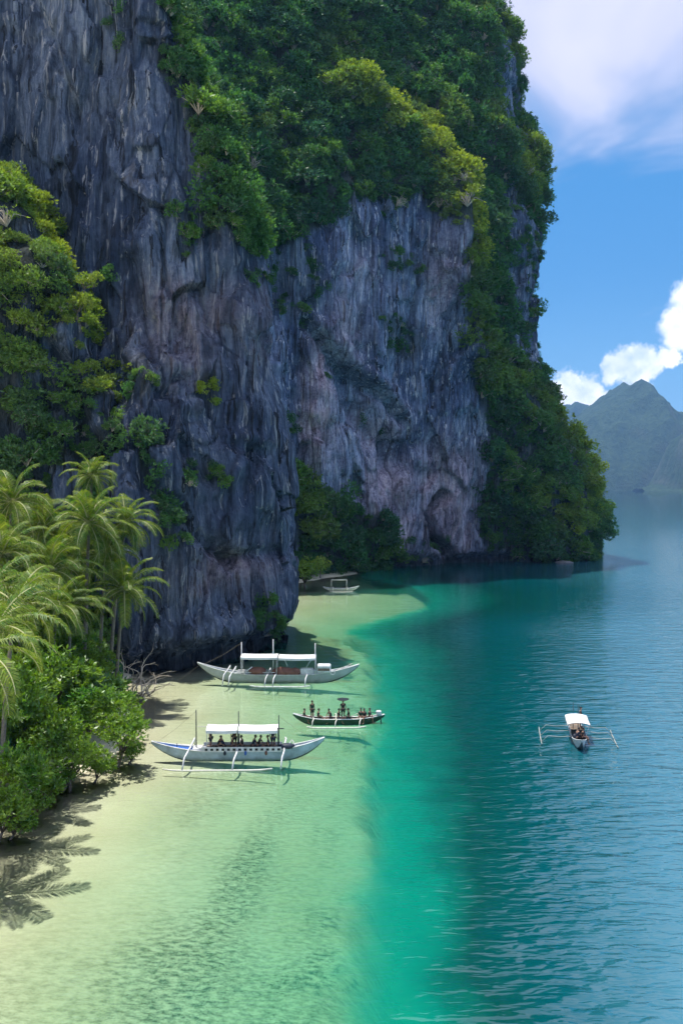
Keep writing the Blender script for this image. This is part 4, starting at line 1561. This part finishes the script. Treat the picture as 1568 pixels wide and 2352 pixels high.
rod(b2, 'mast', (0.04, 0.0, 0.6), (0.04, 0.0, 3.45), 0.04, 'dark_pole')
rod(b2, 'mast', (3.0, -0.2, 0.6), (3.0, -0.2, 3.2), 0.045, 'dark_pole')
rod(b2, 'boom', (-3.05, -0.1, 2.35), (-2.2, -0.1, 2.35), 0.03, 'bamboo')
rod(b2, 'boom', (2.9, -0.8, 2.36), (3.4, -0.75, 2.36), 0.05, 'dark_pole')
outriggers(b2, fr, (-3.5, 0.0, 3.4), 3.0, -5.0, 2.7, MATS['boat_white'], MATS['bamboo'], 0.075)
tb = MB()
tb.ball((3.6, -0.25, 0.92), (0.62, 0.35, 0.22), 10, 6)
tb.build('engine_cover', MATS['tarp_navy'], b2, True)
rod(b2, 'brace', (3.55, -0.4, 0.75), (3.95, -0.1, 1.35), 0.04, 'boat_white')
rod(b2, 'brace', (4.3, -0.4, 0.8), (3.98, -0.1, 1.33), 0.04, 'boat_white')
rod(b2, 'rudder_pole', (4.3, -0.3, 0.85), (5.4, -0.1, 1.1), 0.05, 'deck_wood')
rod(b2, 'cleat', (-4.45, -0.1, 0.8), (-4.45, -0.1, 1.15), 0.03, 'dark_pole')
for sd in (-1, 1):
    MB().box((-2.4, sd * 0.45 - 0.14, 0.74), (3.0, sd * 0.45 + 0.14, 0.78)).build('bench', MATS['deck_wood'], b2)
for a_, c_ in (((-6.0, 0, 1.1), (-8.3, -0.6, -0.3)), ((-3.05, -0.1, 3.5), (-5.9, 0, 1.2)), ((3.0, -0.2, 3.1), (5.8, 0, 1.25))):
    a_, c_ = Vector(a_), Vector(c_)
    MB().tube([a_, a_.lerp(c_, 0.5) - Vector((0, 0, 0.12)), c_], 0.009, 4).build('rope', MATS['rope'], b2)
for k in range(3):
    MB().ball((-0.9 + 1.5 * k, -0.72, 0.55), (0.10, 0.07, 0.17)).build('fender', MATS[('tarp_navy', 'boat_blue', 'brown_cover')[k]], b2, True)
tag(b2, 'white outrigger boat with a blue bow deck and white canopy full of passengers', 'boat', 'outrigger boats in the bay')

# --- long grey boat moored against the buttress
p = at(638, 1566, 89.8)
b1 = empty('outrigger_boat', (p.x, 89.8, 0), rad(-0.8))
fr = hull_frames(16.6, 1.5, 0.72, 1.15, 1.0, fine=1.9)
build_hull(b1, fr, MATS['boat_grey'], MATS['hull_bottom'], MATS['boat_white'], MATS['boat_grey'], 0.12)
roof(b1, -3.75, 0.0, 2.0, 2.75, 0.04)
roof(b1, 0.1, 3.85, 2.0, 2.68, 0.04)
for x in (-3.7, -0.1, 3.85):
    for sd in (-1, 1):
        rod(b1, 'roof_post', (x, sd * 0.72, 0.7), (x, sd * 0.85, 2.6), 0.035, 'boat_white')
for x, h_ in ((-3.75, 4.0), (-0.5, 4.3), (3.8, 3.9)):
    rod(b1, 'mast', (x, -0.05, 0.7), (x, -0.05, h_), 0.06, 'boat_white')
rod(b1, 'brace', (-3.6, -0.6, 0.8), (-2.6, -0.6, 1.55), 0.07, 'boat_white')
rod(b1, 'brace', (1.0, -0.5, 1.6), (0.6, -0.5, 2.5), 0.05, 'boat_white')
rod(b1, 'brace', (2.9, -0.5, 1.5), (3.5, -0.5, 2.4), 0.05, 'boat_white')
for nm_, c_, r_, m_ in (('covered_bundle', (-2.1, -0.25, 1.05), (0.95, 0.5, 0.42), 'brown_cover'), ('covered_bundle', (0.6, -0.3, 1.0), (1.25, 0.55, 0.5), 'brown_cover'), ('covered_bundle', (1.75, -0.35, 0.98), (0.6, 0.45, 0.42), 'brown_cover')):
    mb = MB().ball(c_, r_, 14, 9)
    vv = np.array(mb.v)
    vv = vv + 0.10 * np.stack([fbm(vv * 2.3 + q * 7, 3) for q in range(3)], -1)
    mb.v = [tuple(q) for q in vv]
    mb.build(nm_, MATS[m_], b1, True)
MB().box((2.3, -0.6, 0.75), (3.6, 0.1, 1.35), 0, 0.06).build('crate', MATS['boat_white'], b1)
MB().box((3.5, -0.55, 0.75), (4.3, 0.2, 1.2), 0, 0.06).build('crate', MATS['boat_grey'], b1)
MB().box((4.0, -0.62, 0.9), (5.4, 0.5, 1.72), 0, 0.1).build('wheelhouse', MATS['boat_white'], b1)
MB().box((4.1, -0.635, 1.15), (5.3, -0.615, 1.42)).build('wheelhouse_opening', MATS['deck_wood'], b1)
ring = MB()
ring.tube([(5.6 + 0.22 * math.cos(a), -0.7, 1.0 + 0.22 * math.sin(a)) for a in [k * math.pi / 7 for k in range(15)]], 0.055, 6, 0, False)
ring.build('life_ring', MATS['boat_white'], b1, True)
for sd in (-1, 1):
    MB().box((-4.2, sd * 0.5 - 0.15, 0.95), (2.2, sd * 0.5 + 0.15, 1.0)).build('bench', MATS['boat_white'], b1)
outriggers(b1, fr, (-5.2, -4.6, -1.0, -0.2, 3.0), 2.9, -2.6, 3.4, MATS['boat_white'], MATS['boat_white'], 0.075)
rod(b1, 'tiller_pole', (5.7, -0.2, 1.0), (7.6, 0, 1.8), 0.04, 'bamboo')
for a_, c_ in (((-7.9, 0, 1.75), (-11.0, -1.0, -0.3)), ((-3.75, -0.05, 3.9), (-7.6, 0, 1.7)), ((3.8, -0.05, 3.8), (7.6, 0, 1.65))):
    a_, c_ = Vector(a_), Vector(c_)
    MB().tube([a_, a_.lerp(c_, 0.5) - Vector((0, 0, 0.15)), c_], 0.009, 4).build('rope', MATS['rope'], b1)
tag(b1, 'long grey outrigger boat with brown bundles under a white roof beside the buttress', 'boat', 'outrigger boats in the bay')

# --- dark green open canoe with standing passengers
p = at(778, 1664, 73.6)
b3 = empty('outrigger_canoe', (p.x, 73.6, 0), rad(1.5))
fr = hull_frames(7.7, 0.85, 0.42, 0.42, 0.30, 0.2, 24)
build_hull(b3, fr, MATS['boat_green'], MATS['hull_bottom'], MATS['boat_white'], MATS['deck_wood'], 0.10)
outriggers(b3, fr, (-2.15, -0.25, 1.75), 1.55, -2.7, 2.2, MATS['bamboo'], MATS['bamboo'], 0.05, arch=0.08)
for x in (-2.6, -1.2, 0.4, 1.6, 2.5):
    MB().box((x - 0.12, -0.33, 0.36), (x + 0.12, 0.33, 0.40)).build('thwart', MATS['deck_wood'], b3)
rod(b3, 'pole', (0.9, 0.1, 0.5), (2.1, 0.15, 1.0), 0.03, 'bamboo')
tag(b3, 'dark green open outrigger canoe carrying a row of people', 'canoe', 'outrigger boats in the bay')
mo = empty('outboard_motor', (p.x + 3.35, 73.65, 0.45))
MB().box((-0.22, -0.2, 0.25), (0.22, 0.2, 0.62), 0, 0.07).build('cowl', MATS['boat_white'], mo)
rod(mo, 'shaft', (0.12, 0, 0.3), (0.22, 0, -0.5), 0.06, 'motor')
rod(mo, 'tiller', (-0.15, 0, 0.42), (-0.75, 0, 0.5), 0.03, 'motor')
tag(mo, 'white outboard motor on the stern of the green canoe', 'motor')

# --- boat seen end-on out on the blue water
p = at(1336, 1716, 67.4)
b4 = empty('outrigger_boat', (p.x + 0.2, 69.0, 0), rad(80))
b4.scale = (0.86, 0.86, 0.86)
fr = hull_frames(9.0, 1.35, 0.62, 0.55, 0.4, 0.28, 26)
build_hull(b4, fr, MATS['boat_white'], MATS['hull_bottom'], MATS['boat_white'], MATS['deck_wood'], 0.12)
roof(b4, -1.7, 1.6, 1.95, 1.95, 0.05)
for x in (-1.65, 1.55):
    for sd in (-1, 1):
        rod(b4, 'roof_post', (x, sd * 0.62, 0.6), (x, sd * 0.88, 1.82), 0.03, 'boat_white')
rod(b4, 'mast', (1.6, 0.25, 0.5), (1.6, 0.25, 3.0), 0.035, 'dark_pole')
rod(b4, 'mast', (1.6, -0.2, 0.5), (1.6, -0.2, 2.8), 0.035, 'dark_pole')
MB().box((-1.5, -0.6, 0.55), (-0.5, 0.6, 1.0), 0, 0.06).build('engine_box', MATS['dark_opening'], b4)
for k in range(3):
    MB().ball((-1.9 - 0.1 * k, -0.4 + 0.4 * k, 0.82), (0.25, 0.22, 0.24)).build('bundle', MATS['tarp_navy'], b4, True)
MB().box((-2.0, -0.05, 0.95), (-1.8, 0.12, 1.1), 0, 0.03).build('white_box', MATS['boat_white'], b4)
outriggers(b4, fr, (-1.7, 0.2, 1.9), 3.3, -2.6, 3.0, MATS['weathered_bamboo'], MATS['weathered_bamboo'], 0.03, fl_r=0.045, arch=-0.12)
tag(b4, 'outrigger boat with white roof seen end on over the deep blue water', 'boat', 'outrigger boats in the bay')

# --- small boat frame beached in the cove
p = at(783, 1358, 167)
b5 = empty('outrigger_canoe', (p.x, 167, 0.0), rad(2))
fr = hull_frames(6.8, 0.8, 0.5, 0.3, 0.45, 0.12, 20)
build_hull(b5, fr, MATS['bamboo'], MATS['hull_bottom'], MATS['boat_white'], MATS['deck_wood'], 0.1)
for x in (-1.9, 1.0):
    for sd in (-1, 1):
        rod(b5, 'roof_post', (x, sd * 0.36, 0.5), (x + 0.1, sd * 0.6, 2.1), 0.06, 'bamboo')
    rod(b5, 'cross_bar', (x + 0.1, -0.6, 2.1), (x + 0.1, 0.6, 2.1), 0.05, 'bamboo')
for sd in (-1, 1):
    rod(b5, 'ridge_bar', (-1.8, sd * 0.6, 2.13), (1.1, sd * 0.6, 2.13), 0.06, 'bamboo')
outriggers(b5, fr, (-1.5, 1.2), 1.8, -2.2, 2.2, MATS['bamboo'], MATS['bamboo'], 0.06)
tag(b5, 'small empty canoe with a bare canopy frame moored in the far cove', 'canoe', 'outrigger boats in the bay')


# pale rock slab at the foot of the far point
def boulder(name, loc, r, seed, label, mat='rock'):
    mb = MB().ball((0, 0, 0), r, 20, 14)
    vv = np.array(mb.v)
    n_ = unit(vv)
    vv = vv + n_ * (0.28 * min(r) * facets(vv / (0.7 * min(r)) + seed, seed)[:, None] + 0.15 * min(r) * fbm(vv / min(r) * 1.3 + seed, 3)[:, None])
    mb.v = [tuple(q) for q in vv]
    o = mb.build(name, MATS[mat], None)
    o.location = loc
    fattr(o.data, 'pink', np.full(len(vv), 0.7 if mat == 'rock' else 0))
    fattr(o.data, 'veg', np.zeros(len(vv)))
    return tag(o, label, 'rock', 'rocks at the waterline')


principled('pale_stone', (0.20, 0.19, 0.19), 0.9, 0.35, 0.6, 0.5, 3)
pr_ = at(1300, 1293, 226)
boulder('rock_slab', (pr_.x, 228, 0.0), (2.4, 1.2, 0.6), 4, 'pale flat rock at the waterline below the right end of the cliff', 'pale_stone')


# ------------------------------------------------------------------ people
def skin_mesh(name, verts, edges, radii, root_i=0, sub=1):
    me = bpy.data.meshes.new(name + '_cage')
    me.from_pydata(verts, edges, [])
    o = bpy.data.objects.new(name + '_cage', me)
    COL.objects.link(o)
    o.modifiers.new('skin', 'SKIN')
    for i, r_ in enumerate(radii):
        sv_ = me.skin_vertices[0].data[i]
        sv_.radius = (r_, r_) if not hasattr(r_, '__len__') else r_
        sv_.use_root = i == root_i
    m = o.modifiers.new('sub', 'SUBSURF')
    m.levels = m.render_levels = sub
    dg = bpy.context.evaluated_depsgraph_get()
    res = bpy.data.meshes.new_from_object(o.evaluated_get(dg))
    bpy.data.objects.remove(o)
    res.name = name
    res.polygons.foreach_set('use_smooth', [True] * len(res.polygons))
    return res


def figure(pose):
    """joints in metres, facing -y; returns meshes for body, shirt, shorts and hair"""
    sit = pose != 'stand'
    hip = Vector((0, 0, 0.12 if sit else 0.92))
    lean = {'stand': 0.0, 'sit': -0.04, 'lean': -0.16}[pose]
    ch = hip + Vector((0, lean * 0.6, 0.28))
    nk = hip + Vector((0, lean, 0.52))
    hd = nk + Vector((0, lean * 0.4 - 0.02, 0.14))
    tp = hd + Vector((0, 0, 0.12))
    V, E, R = [], [], []

    def v(p, r_, par=None):
        V.append(tuple(p))
        R.append(r_)
        if par is not None:
            E.append((par, len(V) - 1))
        return len(V) - 1
    i_h = v(hip, (0.15, 0.11))
    i_c = v(ch, (0.155, 0.105), i_h)
    i_s = v(nk - Vector((0, 0, 0.07)), (0.12, 0.08), i_c)
    i_n = v(nk, 0.052, i_s)
    i_j = v(hd - Vector((0, 0.012, 0.035)), (0.068, 0.078), i_n)
    i_f = v(hd + Vector((0, 0, 0.04)), (0.078, 0.092), i_j)
    v(tp, 0.045, i_f)
    hands, legs = [], []
    for sd in (-1, 1):
        sh_ = v(nk + Vector((sd * 0.17, 0, -0.08)), 0.055, i_s)
        if pose == 'stand':
            el = Vector((sd * 0.24, 0.03, 1.16))
            wr = Vector((sd * 0.24, -0.08, 0.92))
        elif pose == 'sit':
            el = nk + Vector((sd * 0.24, -0.02, -0.34))
            wr = Vector((sd * 0.15, -0.30, 0.22))
        else:
            el = nk + Vector((sd * 0.22, -0.16, -0.30))
            wr = Vector((sd * 0.08, -0.42, 0.30))
        a = v(el, 0.042, sh_)
        b = v(wr, 0.030, a)
        d = (Vector(wr) - Vector(el)).normalized()
        pm = v(wr + d * 0.07, (0.036, 0.018), b)
        hands.append((wr + d * 0.07, d, sd))
        hp = v(hip + Vector((sd * 0.10, -0.02, -0.05)), 0.085, i_h)
        if pose == 'stand':
            kn, an = Vector((sd * 0.11, -0.03, 0.50)), Vector((sd * 0.11, 0.02, 0.09))
        else:
            kn, an = Vector((sd * 0.14, -0.44, 0.12)), Vector((sd * 0.13, -0.42, -0.30))
        k1 = v(kn, 0.062, hp)
        cf = v(kn.lerp(an, 0.35) + Vector((0, 0.02, 0)), 0.055, k1)
        a1 = v(an, 0.038, cf)
        v(an + Vector((0, -0.16, -0.05)), (0.045, 0.028), a1)
        legs.append((hip + Vector((sd * 0.10, -0.02, -0.05)), kn))
    body = skin_mesh('body_' + pose, V, E, R)
    # fingers: four of unequal length and a thumb on each hand, slightly curled
    mb = MB()
    for wp, d, sd in hands:
        side = d.cross(Vector((0, 0, 1)) if abs(d.z) < 0.8 else Vector((0, 1, 0))).normalized()
        pl = side.cross(d).normalized()
        for q, ln in enumerate((0.065, 0.075, 0.07, 0.055)):
            o_ = wp + side * (q - 1.5) * 0.019
            mb.tube([o_, o_ + d * ln * 0.55 - pl * 0.008, o_ + d * ln * 0.9 - pl * 0.03], [0.0095, 0.009, 0.007], 5)
        o_ = wp - d * 0.045 + side * sd * 0.03
        mb.tube([o_, o_ + side * sd * 0.03 + d * 0.025, o_ + side * sd * 0.035 + d * 0.055], [0.011, 0.010, 0.008], 5)
    # nose and ears
    mb.tube([hd + Vector((0, -0.085, 0.045)), hd + Vector((0, -0.108, 0.012)), hd + Vector((0, -0.09, 0.002))], [0.008, 0.014, 0.008], 5)
    for sd in (-1, 1):
        mb.ball(hd + Vector((sd * 0.078, 0.005, 0.02)), (0.012, 0.02, 0.03), 6, 4)
        mb.ball(hd + Vector((sd * 0.032, -0.083, 0.045)), (0.013, 0.008, 0.009), 6, 4, 1)
    mb.tube([hd + Vector((-0.028, -0.086, -0.025)), hd + Vector((0, -0.094, -0.027)), hd + Vector((0.028, -0.086, -0.025))], 0.006, 5, 1)
    fm = mb.mesh('detail', [MATS['skin'], MATS['hair']], True)
    import bmesh
    bm = bmesh.new()
    bm.from_mesh(body)
    for f in bm.faces:
        f.material_index = 0
    bm.from_mesh(fm)
    bm.to_mesh(body)
    bm.free()
    body.materials.clear()
    body.materials.append(MATS['skin'])
    body.materials.append(MATS['hair'])
    # shirt: torso and sleeves
    SV = [hip + Vector((0, 0, 0.03)), ch, nk - Vector((0, 0, 0.07))]
    SE = [(0, 1), (1, 2)]
    SR = [(0.165, 0.125), (0.172, 0.122), (0.135, 0.095)]
    for sd in (-1, 1):
        s0 = nk + Vector((sd * 0.17, 0, -0.08))
        SV.append(s0)
        SE.append((2, len(SV) - 1))
        SR.append(0.068)
        el = {'stand': Vector((sd * 0.24, 0.03, 1.16)), 'sit': nk + Vector((sd * 0.24, -0.02, -0.34)), 'lean': nk + Vector((sd * 0.22, -0.16, -0.30))}[pose]
        SV.append(s0.lerp(el, 0.6))
        SE.append((len(SV) - 2, len(SV) - 1))
        SR.append(0.058)
    shirt = skin_mesh('shirt_' + pose, [tuple(q) for q in SV], SE, SR)
    PV, PE, PR = [tuple(hip + Vector((0, 0, 0.04)))], [], [(0.168, 0.125)]
    for a_, k_ in legs:
        PV += [tuple(a_), tuple(a_.lerp(k_, 0.75))]
        n_ = len(PV)
        PE += [(0, n_ - 2), (n_ - 2, n_ - 1)]
        PR += [0.098, 0.085]
    shorts = skin_mesh('shorts_' + pose, PV, PE, PR)
    hm = MB().ball(hd + Vector((0, 0.018, 0.055)), (0.088, 0.098, 0.095), 10, 7)
    hm.v = [(x, y, max(z, hd.z + 0.0 + (0.05 if y < hd.y - 0.03 else 0))) for x, y, z in hm.v]
    hair = hm.mesh('hair_' + pose, MATS['hair'], True)
    shirt.materials.append(MATS['cloth_black'])
    shorts.materials.append(MATS['cloth_navy'])
    return body, shirt, shorts, hair


FIG = {q: figure(q) for q in ('stand', 'sit', 'lean')}


def person(loc, rz, pose, shirt, shorts, label, group, k=1.0, boat=None):
    """seat (or sole) at loc"""
    root = empty('person', loc, rz)
    root.scale = (k, k, k)
    for nm, me, mt in zip(('body', 'shirt', 'shorts', 'hair'), FIG[pose], (None, shirt, shorts, None)):
        o = link(nm, me, root)
        if mt:
            o.material_slots[0].link = 'OBJECT'
            o.material_slots[0].material = MATS[mt]
    return tag(root, label, 'person', group)


def on_boat(b, x, y, z):
    return Matrix.LocRotScale(b.location, b.rotation_euler, b.scale) @ Vector((x, y, z))


G2 = 'people under the canopy of the blue bowed boat'
for x, y, rz, pose, s1, s2, lab in [
    (-2.05, 0.25, 90, 'stand', 'cloth_black', 'cloth_navy', 'person in black standing at the front post of the blue bowed boat'),
    (-1.45, -0.12, 70, 'lean', 'cloth_black', 'cloth_black', 'person in black bent forward, second from the bow under the canopy'),
    (-1.0, -0.15, -80, 'lean', 'cloth_navy', 'cloth_black', 'crouching person in navy beside the bent person in black'),
    (-0.45, -0.12, 95, 'sit', 'cloth_brown', 'cloth_brown', 'seated person in rusty brown near the middle mast'),
    (-0.30, 0.30, 0, 'stand', 'cloth_brown', 'cloth_black', 'person standing behind the one in rusty brown'),
    (0.32, -0.15, -100, 'sit', 'cloth_black', 'cloth_grey', 'small seated person just right of the middle mast'),
    (1.05, -0.12, 100, 'lean', 'cloth_navy', 'cloth_black', 'person in navy leaning over the rail right of the middle mast'),
    (1.45, -0.1, 80, 'lean', 'cloth_black', 'cloth_navy', 'person in black stooping low toward the stern'),
    (2.25, -0.12, -85, 'sit', 'cloth_grey', 'cloth_black', 'seated person in dark grey near the stern post of the canopy'),
    (2.55, 0.15, 30, 'stand', 'cloth_grey', 'cloth_navy', 'person in dark grey standing by the stern post of the canopy'),
]:
    person(on_boat(b2, x, y, 0.80 if pose != 'stand' else 0.53), rad(rz), pose, s1, s2, lab, G2, 1.0)
G3 = 'people riding in the green canoe'
for x, y, rz, pose, s1, s2, lab in [
    (-2.95, 0, 80, 'sit', 'cloth_green', 'cloth_black', 'lone person sitting at the raised bow of the green canoe'),
    (-2.25, 0.0, 40, 'stand', 'cloth_green', 'cloth_black', 'person standing tall second from the bow of the green canoe'),
    (-1.75, -0.05, 100, 'sit', 'cloth_black', 'cloth_green', 'person sitting at the feet of the one standing near the bow'),
    (-0.65, 0.0, -60, 'lean', 'cloth_black', 'cloth_black', 'person bending low ahead of the crowded middle of the canoe'),
    (-0.05, -0.08, 70, 'sit', 'cloth_black', 'cloth_grey', 'person sitting below the one who carries a flat basket'),
    (0.35, 0.05, 20, 'stand', 'cloth_black', 'cloth_black', 'person standing with a wide flat basket on the head'),
    (0.85, 0.0, -80, 'sit', 'cloth_black', 'cloth_green', 'person sitting just behind the one with the flat basket'),
    (1.85, 0.05, 10, 'sit', 'cloth_green', 'cloth_black', 'person in dark green sitting in front of the stern pair'),
    (2.15, -0.05, -30, 'sit', 'cloth_black', 'cloth_grey', 'taller of the two people close together near the stern'),
    (2.55, 0.0, 60, 'sit', 'cloth_green', 'cloth_black', 'hindmost person sitting by the motor of the green canoe'),
]:
    person(on_boat(b3, x, y, 0.40 if pose != 'stand' else 0.30), rad(rz), pose, s1, s2, lab, G3, 0.97)
q_ = on_boat(b3, 0.35, 0.03, 0.30 + 0.97 * 1.69)
bk = MB()
bk.tube([(0, 0, 0), (0, 0, 0.04), (0, 0, 0.10), (0, 0, 0.12)], [0.22, 0.42, 0.52, 0.44], 14)
o = bk.build('flat_basket', MATS['motor'])
o.location = q_
tag(o, 'wide flat basket carried on the head of a person in the canoe', 'basket')
G4 = 'people on the boat seen end on'
for x, y, rz, pose, s1, lab in [
    (-2.2, -0.25, 0, 'sit', 'cloth_black', 'person in black sitting at the near end of the end on boat'),
    (-2.3, 0.3, 30, 'lean', 'cloth_navy', 'person in navy bending beside another at the near end of that boat'),
    (1.9, -0.45, 0, 'stand', 'cloth_black', 'person standing behind the white roof of the end on boat'),
]:
    person(on_boat(b4, x, y, 0.62 if pose != 'stand' else 0.55), rad(80 + rz), pose, s1, 'cloth_black', lab, G4)


# ------------------------------------------------------------------ far islands and the air
def hill_material():
    m = bpy.data.materials.new('far_forest')
    m.use_nodes = True
    t = NT(m.node_tree)
    b = t.n['Principled BSDF']
    b.inputs['Roughness'].default_value = 0.95
    b.inputs['Specular IOR Level'].default_value = 0.05
    co = t.node('ShaderNodeTexCoord').outputs['Object']
    n1 = t.noise(co, 0.006, 5, 0.6)
    n2 = t.noise(co, 0.04, 5, 0.7)
    c = t.mix(t.maprange(n2, 0.3, 0.7), (0.016, 0.036, 0.024), (0.060, 0.095, 0.05))
    geo = t.node('ShaderNodeNewGeometry')
    sp = t.node('ShaderNodeSeparateXYZ')
    t.put(sp.inputs[0], geo.outputs['Normal'])
    rocky = t.math('MULTIPLY', t.maprange(sp.outputs[2], 0.62, 0.40), t.maprange(n1, 0.4, 0.62))
    c = t.mix(t.math('MULTIPLY', rocky, 0.5), c, (0.16, 0.15, 0.15))
    t.put(b.inputs['Base Color'], c)
    t.put(b.inputs['Normal'], t.bump(n2, 1.0, 14.0))
    MATS['hill'] = m


hill_material()


def island(name, label, cx, cy, hx, hy, prof, seed, nx=150, ny=70):
    """prof: (offset east, height) skyline; the island is drawn out from it front to back"""
    xs = np.linspace(-hx, hx, nx)
    ys = np.linspace(-hy, hy, ny)
    X, Yg = np.meshgrid(xs, ys, indexing='ij')
    pr = np.array(prof, float)
    h = np.interp(X, pr[:, 0], pr[:, 1])
    fy = np.clip(1 - (np.abs(Yg) / hy) ** 1.7, 0, 1)
    Q = np.stack([X / 260 + seed, Yg / 260, X * 0], -1)
    nz = fbm(Q, 5)
    rg_ = ridged(Q * 1.3, 4)
    z = h * fy ** 0.8 * (1 + 0.42 * rg_ * (1 - fy) ** 0.5 + 0.08 * nz) + 38 * nz * np.sqrt(fy) - 12 * (1 - fy)
    me = new_mesh(name, np.stack([X, Yg, np.maximum(z, -5)], -1).reshape(-1, 3), grid_faces(nx, ny), MATS['hill'], True)
    o = link(name, me, None, (cx, cy, 0))
    return tag(o, label, kind='structure')


def sky_prof(px, Y, cx):
    return [(U(u, Y) - cx, max(CAM_H + (HOR - v) / FPX * Y, 0)) for u, v in px]


c1 = U(1450, 4200)
island('hills', 'hazy green island with a rounded peak across the bay', c1, 4200, 1100, 650,
       sky_prof([(1000, 1124), (1150, 1100), (1240, 1040), (1300, 1000), (1340, 965), (1365, 948), (1390, 935), (1412, 918), (1440, 902), (1462, 888), (1482, 898), (1505, 924), (1535, 934), (1560, 962), (1600, 990), (1680, 1020), (1800, 1060), (1950, 1124)], 4200, U(1470, 4200)), 3.0)
c2 = U(1290, 5400)
island('hills', 'pale bluish hill behind the peaked island', c2, 5400, 1300, 500,
       sky_prof([(1000, 1124), (1150, 1030), (1230, 960), (1285, 937), (1312, 935), (1335, 943), (1360, 960), (1450, 1020), (1600, 1124)], 5400, c2), 7.0)
c3 = U(1640, 3300)
island('hills', 'nearer forested headland at the right edge', c3, 3300, 260, 300,
       sky_prof([(1482, 1126), (1530, 1118), (1545, 1075), (1556, 1035), (1570, 1000), (1610, 960), (1660, 940), (1720, 990), (1800, 1126)], 3300, c3), 12.0, 90, 60)
mb = MB()
pa, pb = U(1372, 3560), U(1410, 3560)
mb.add([(pa, 3560, -1), (pb, 3560, -1), (pb - 8, 3600, 3), (pa + 10, 3600, 3.5), (pa, 3640, -1), (pb, 3640, -1)], [(0, 1, 2, 3), (3, 2, 5, 4), (0, 3, 4), (1, 5, 2)])
o = mb.build('sand_spit', MATS['sand'])
tag(o, 'tiny pale sand spit at the foot of the far island', kind='structure')

hz = bpy.data.materials.new('haze')
hz.use_nodes = True
t = NT(hz.node_tree)
t.n.clear()
vol = t.node('ShaderNodeVolumePrincipled')
vol.inputs['Color'].default_value = (0.30, 0.58, 1.0, 1)
vol.inputs['Density'].default_value = 0.00010
vol.inputs['Anisotropy'].default_value = 0.2
out = t.node('ShaderNodeOutputMaterial')
t.l.new(vol.outputs[0], out.inputs['Volume'])
mb = MB().box((-6100, -6100, -27.5), (6100, 6100, 560))
o = mb.build('haze', hz)
tag(o, 'thin blue sea haze filling the air over the bay', 'haze', kind='stuff')
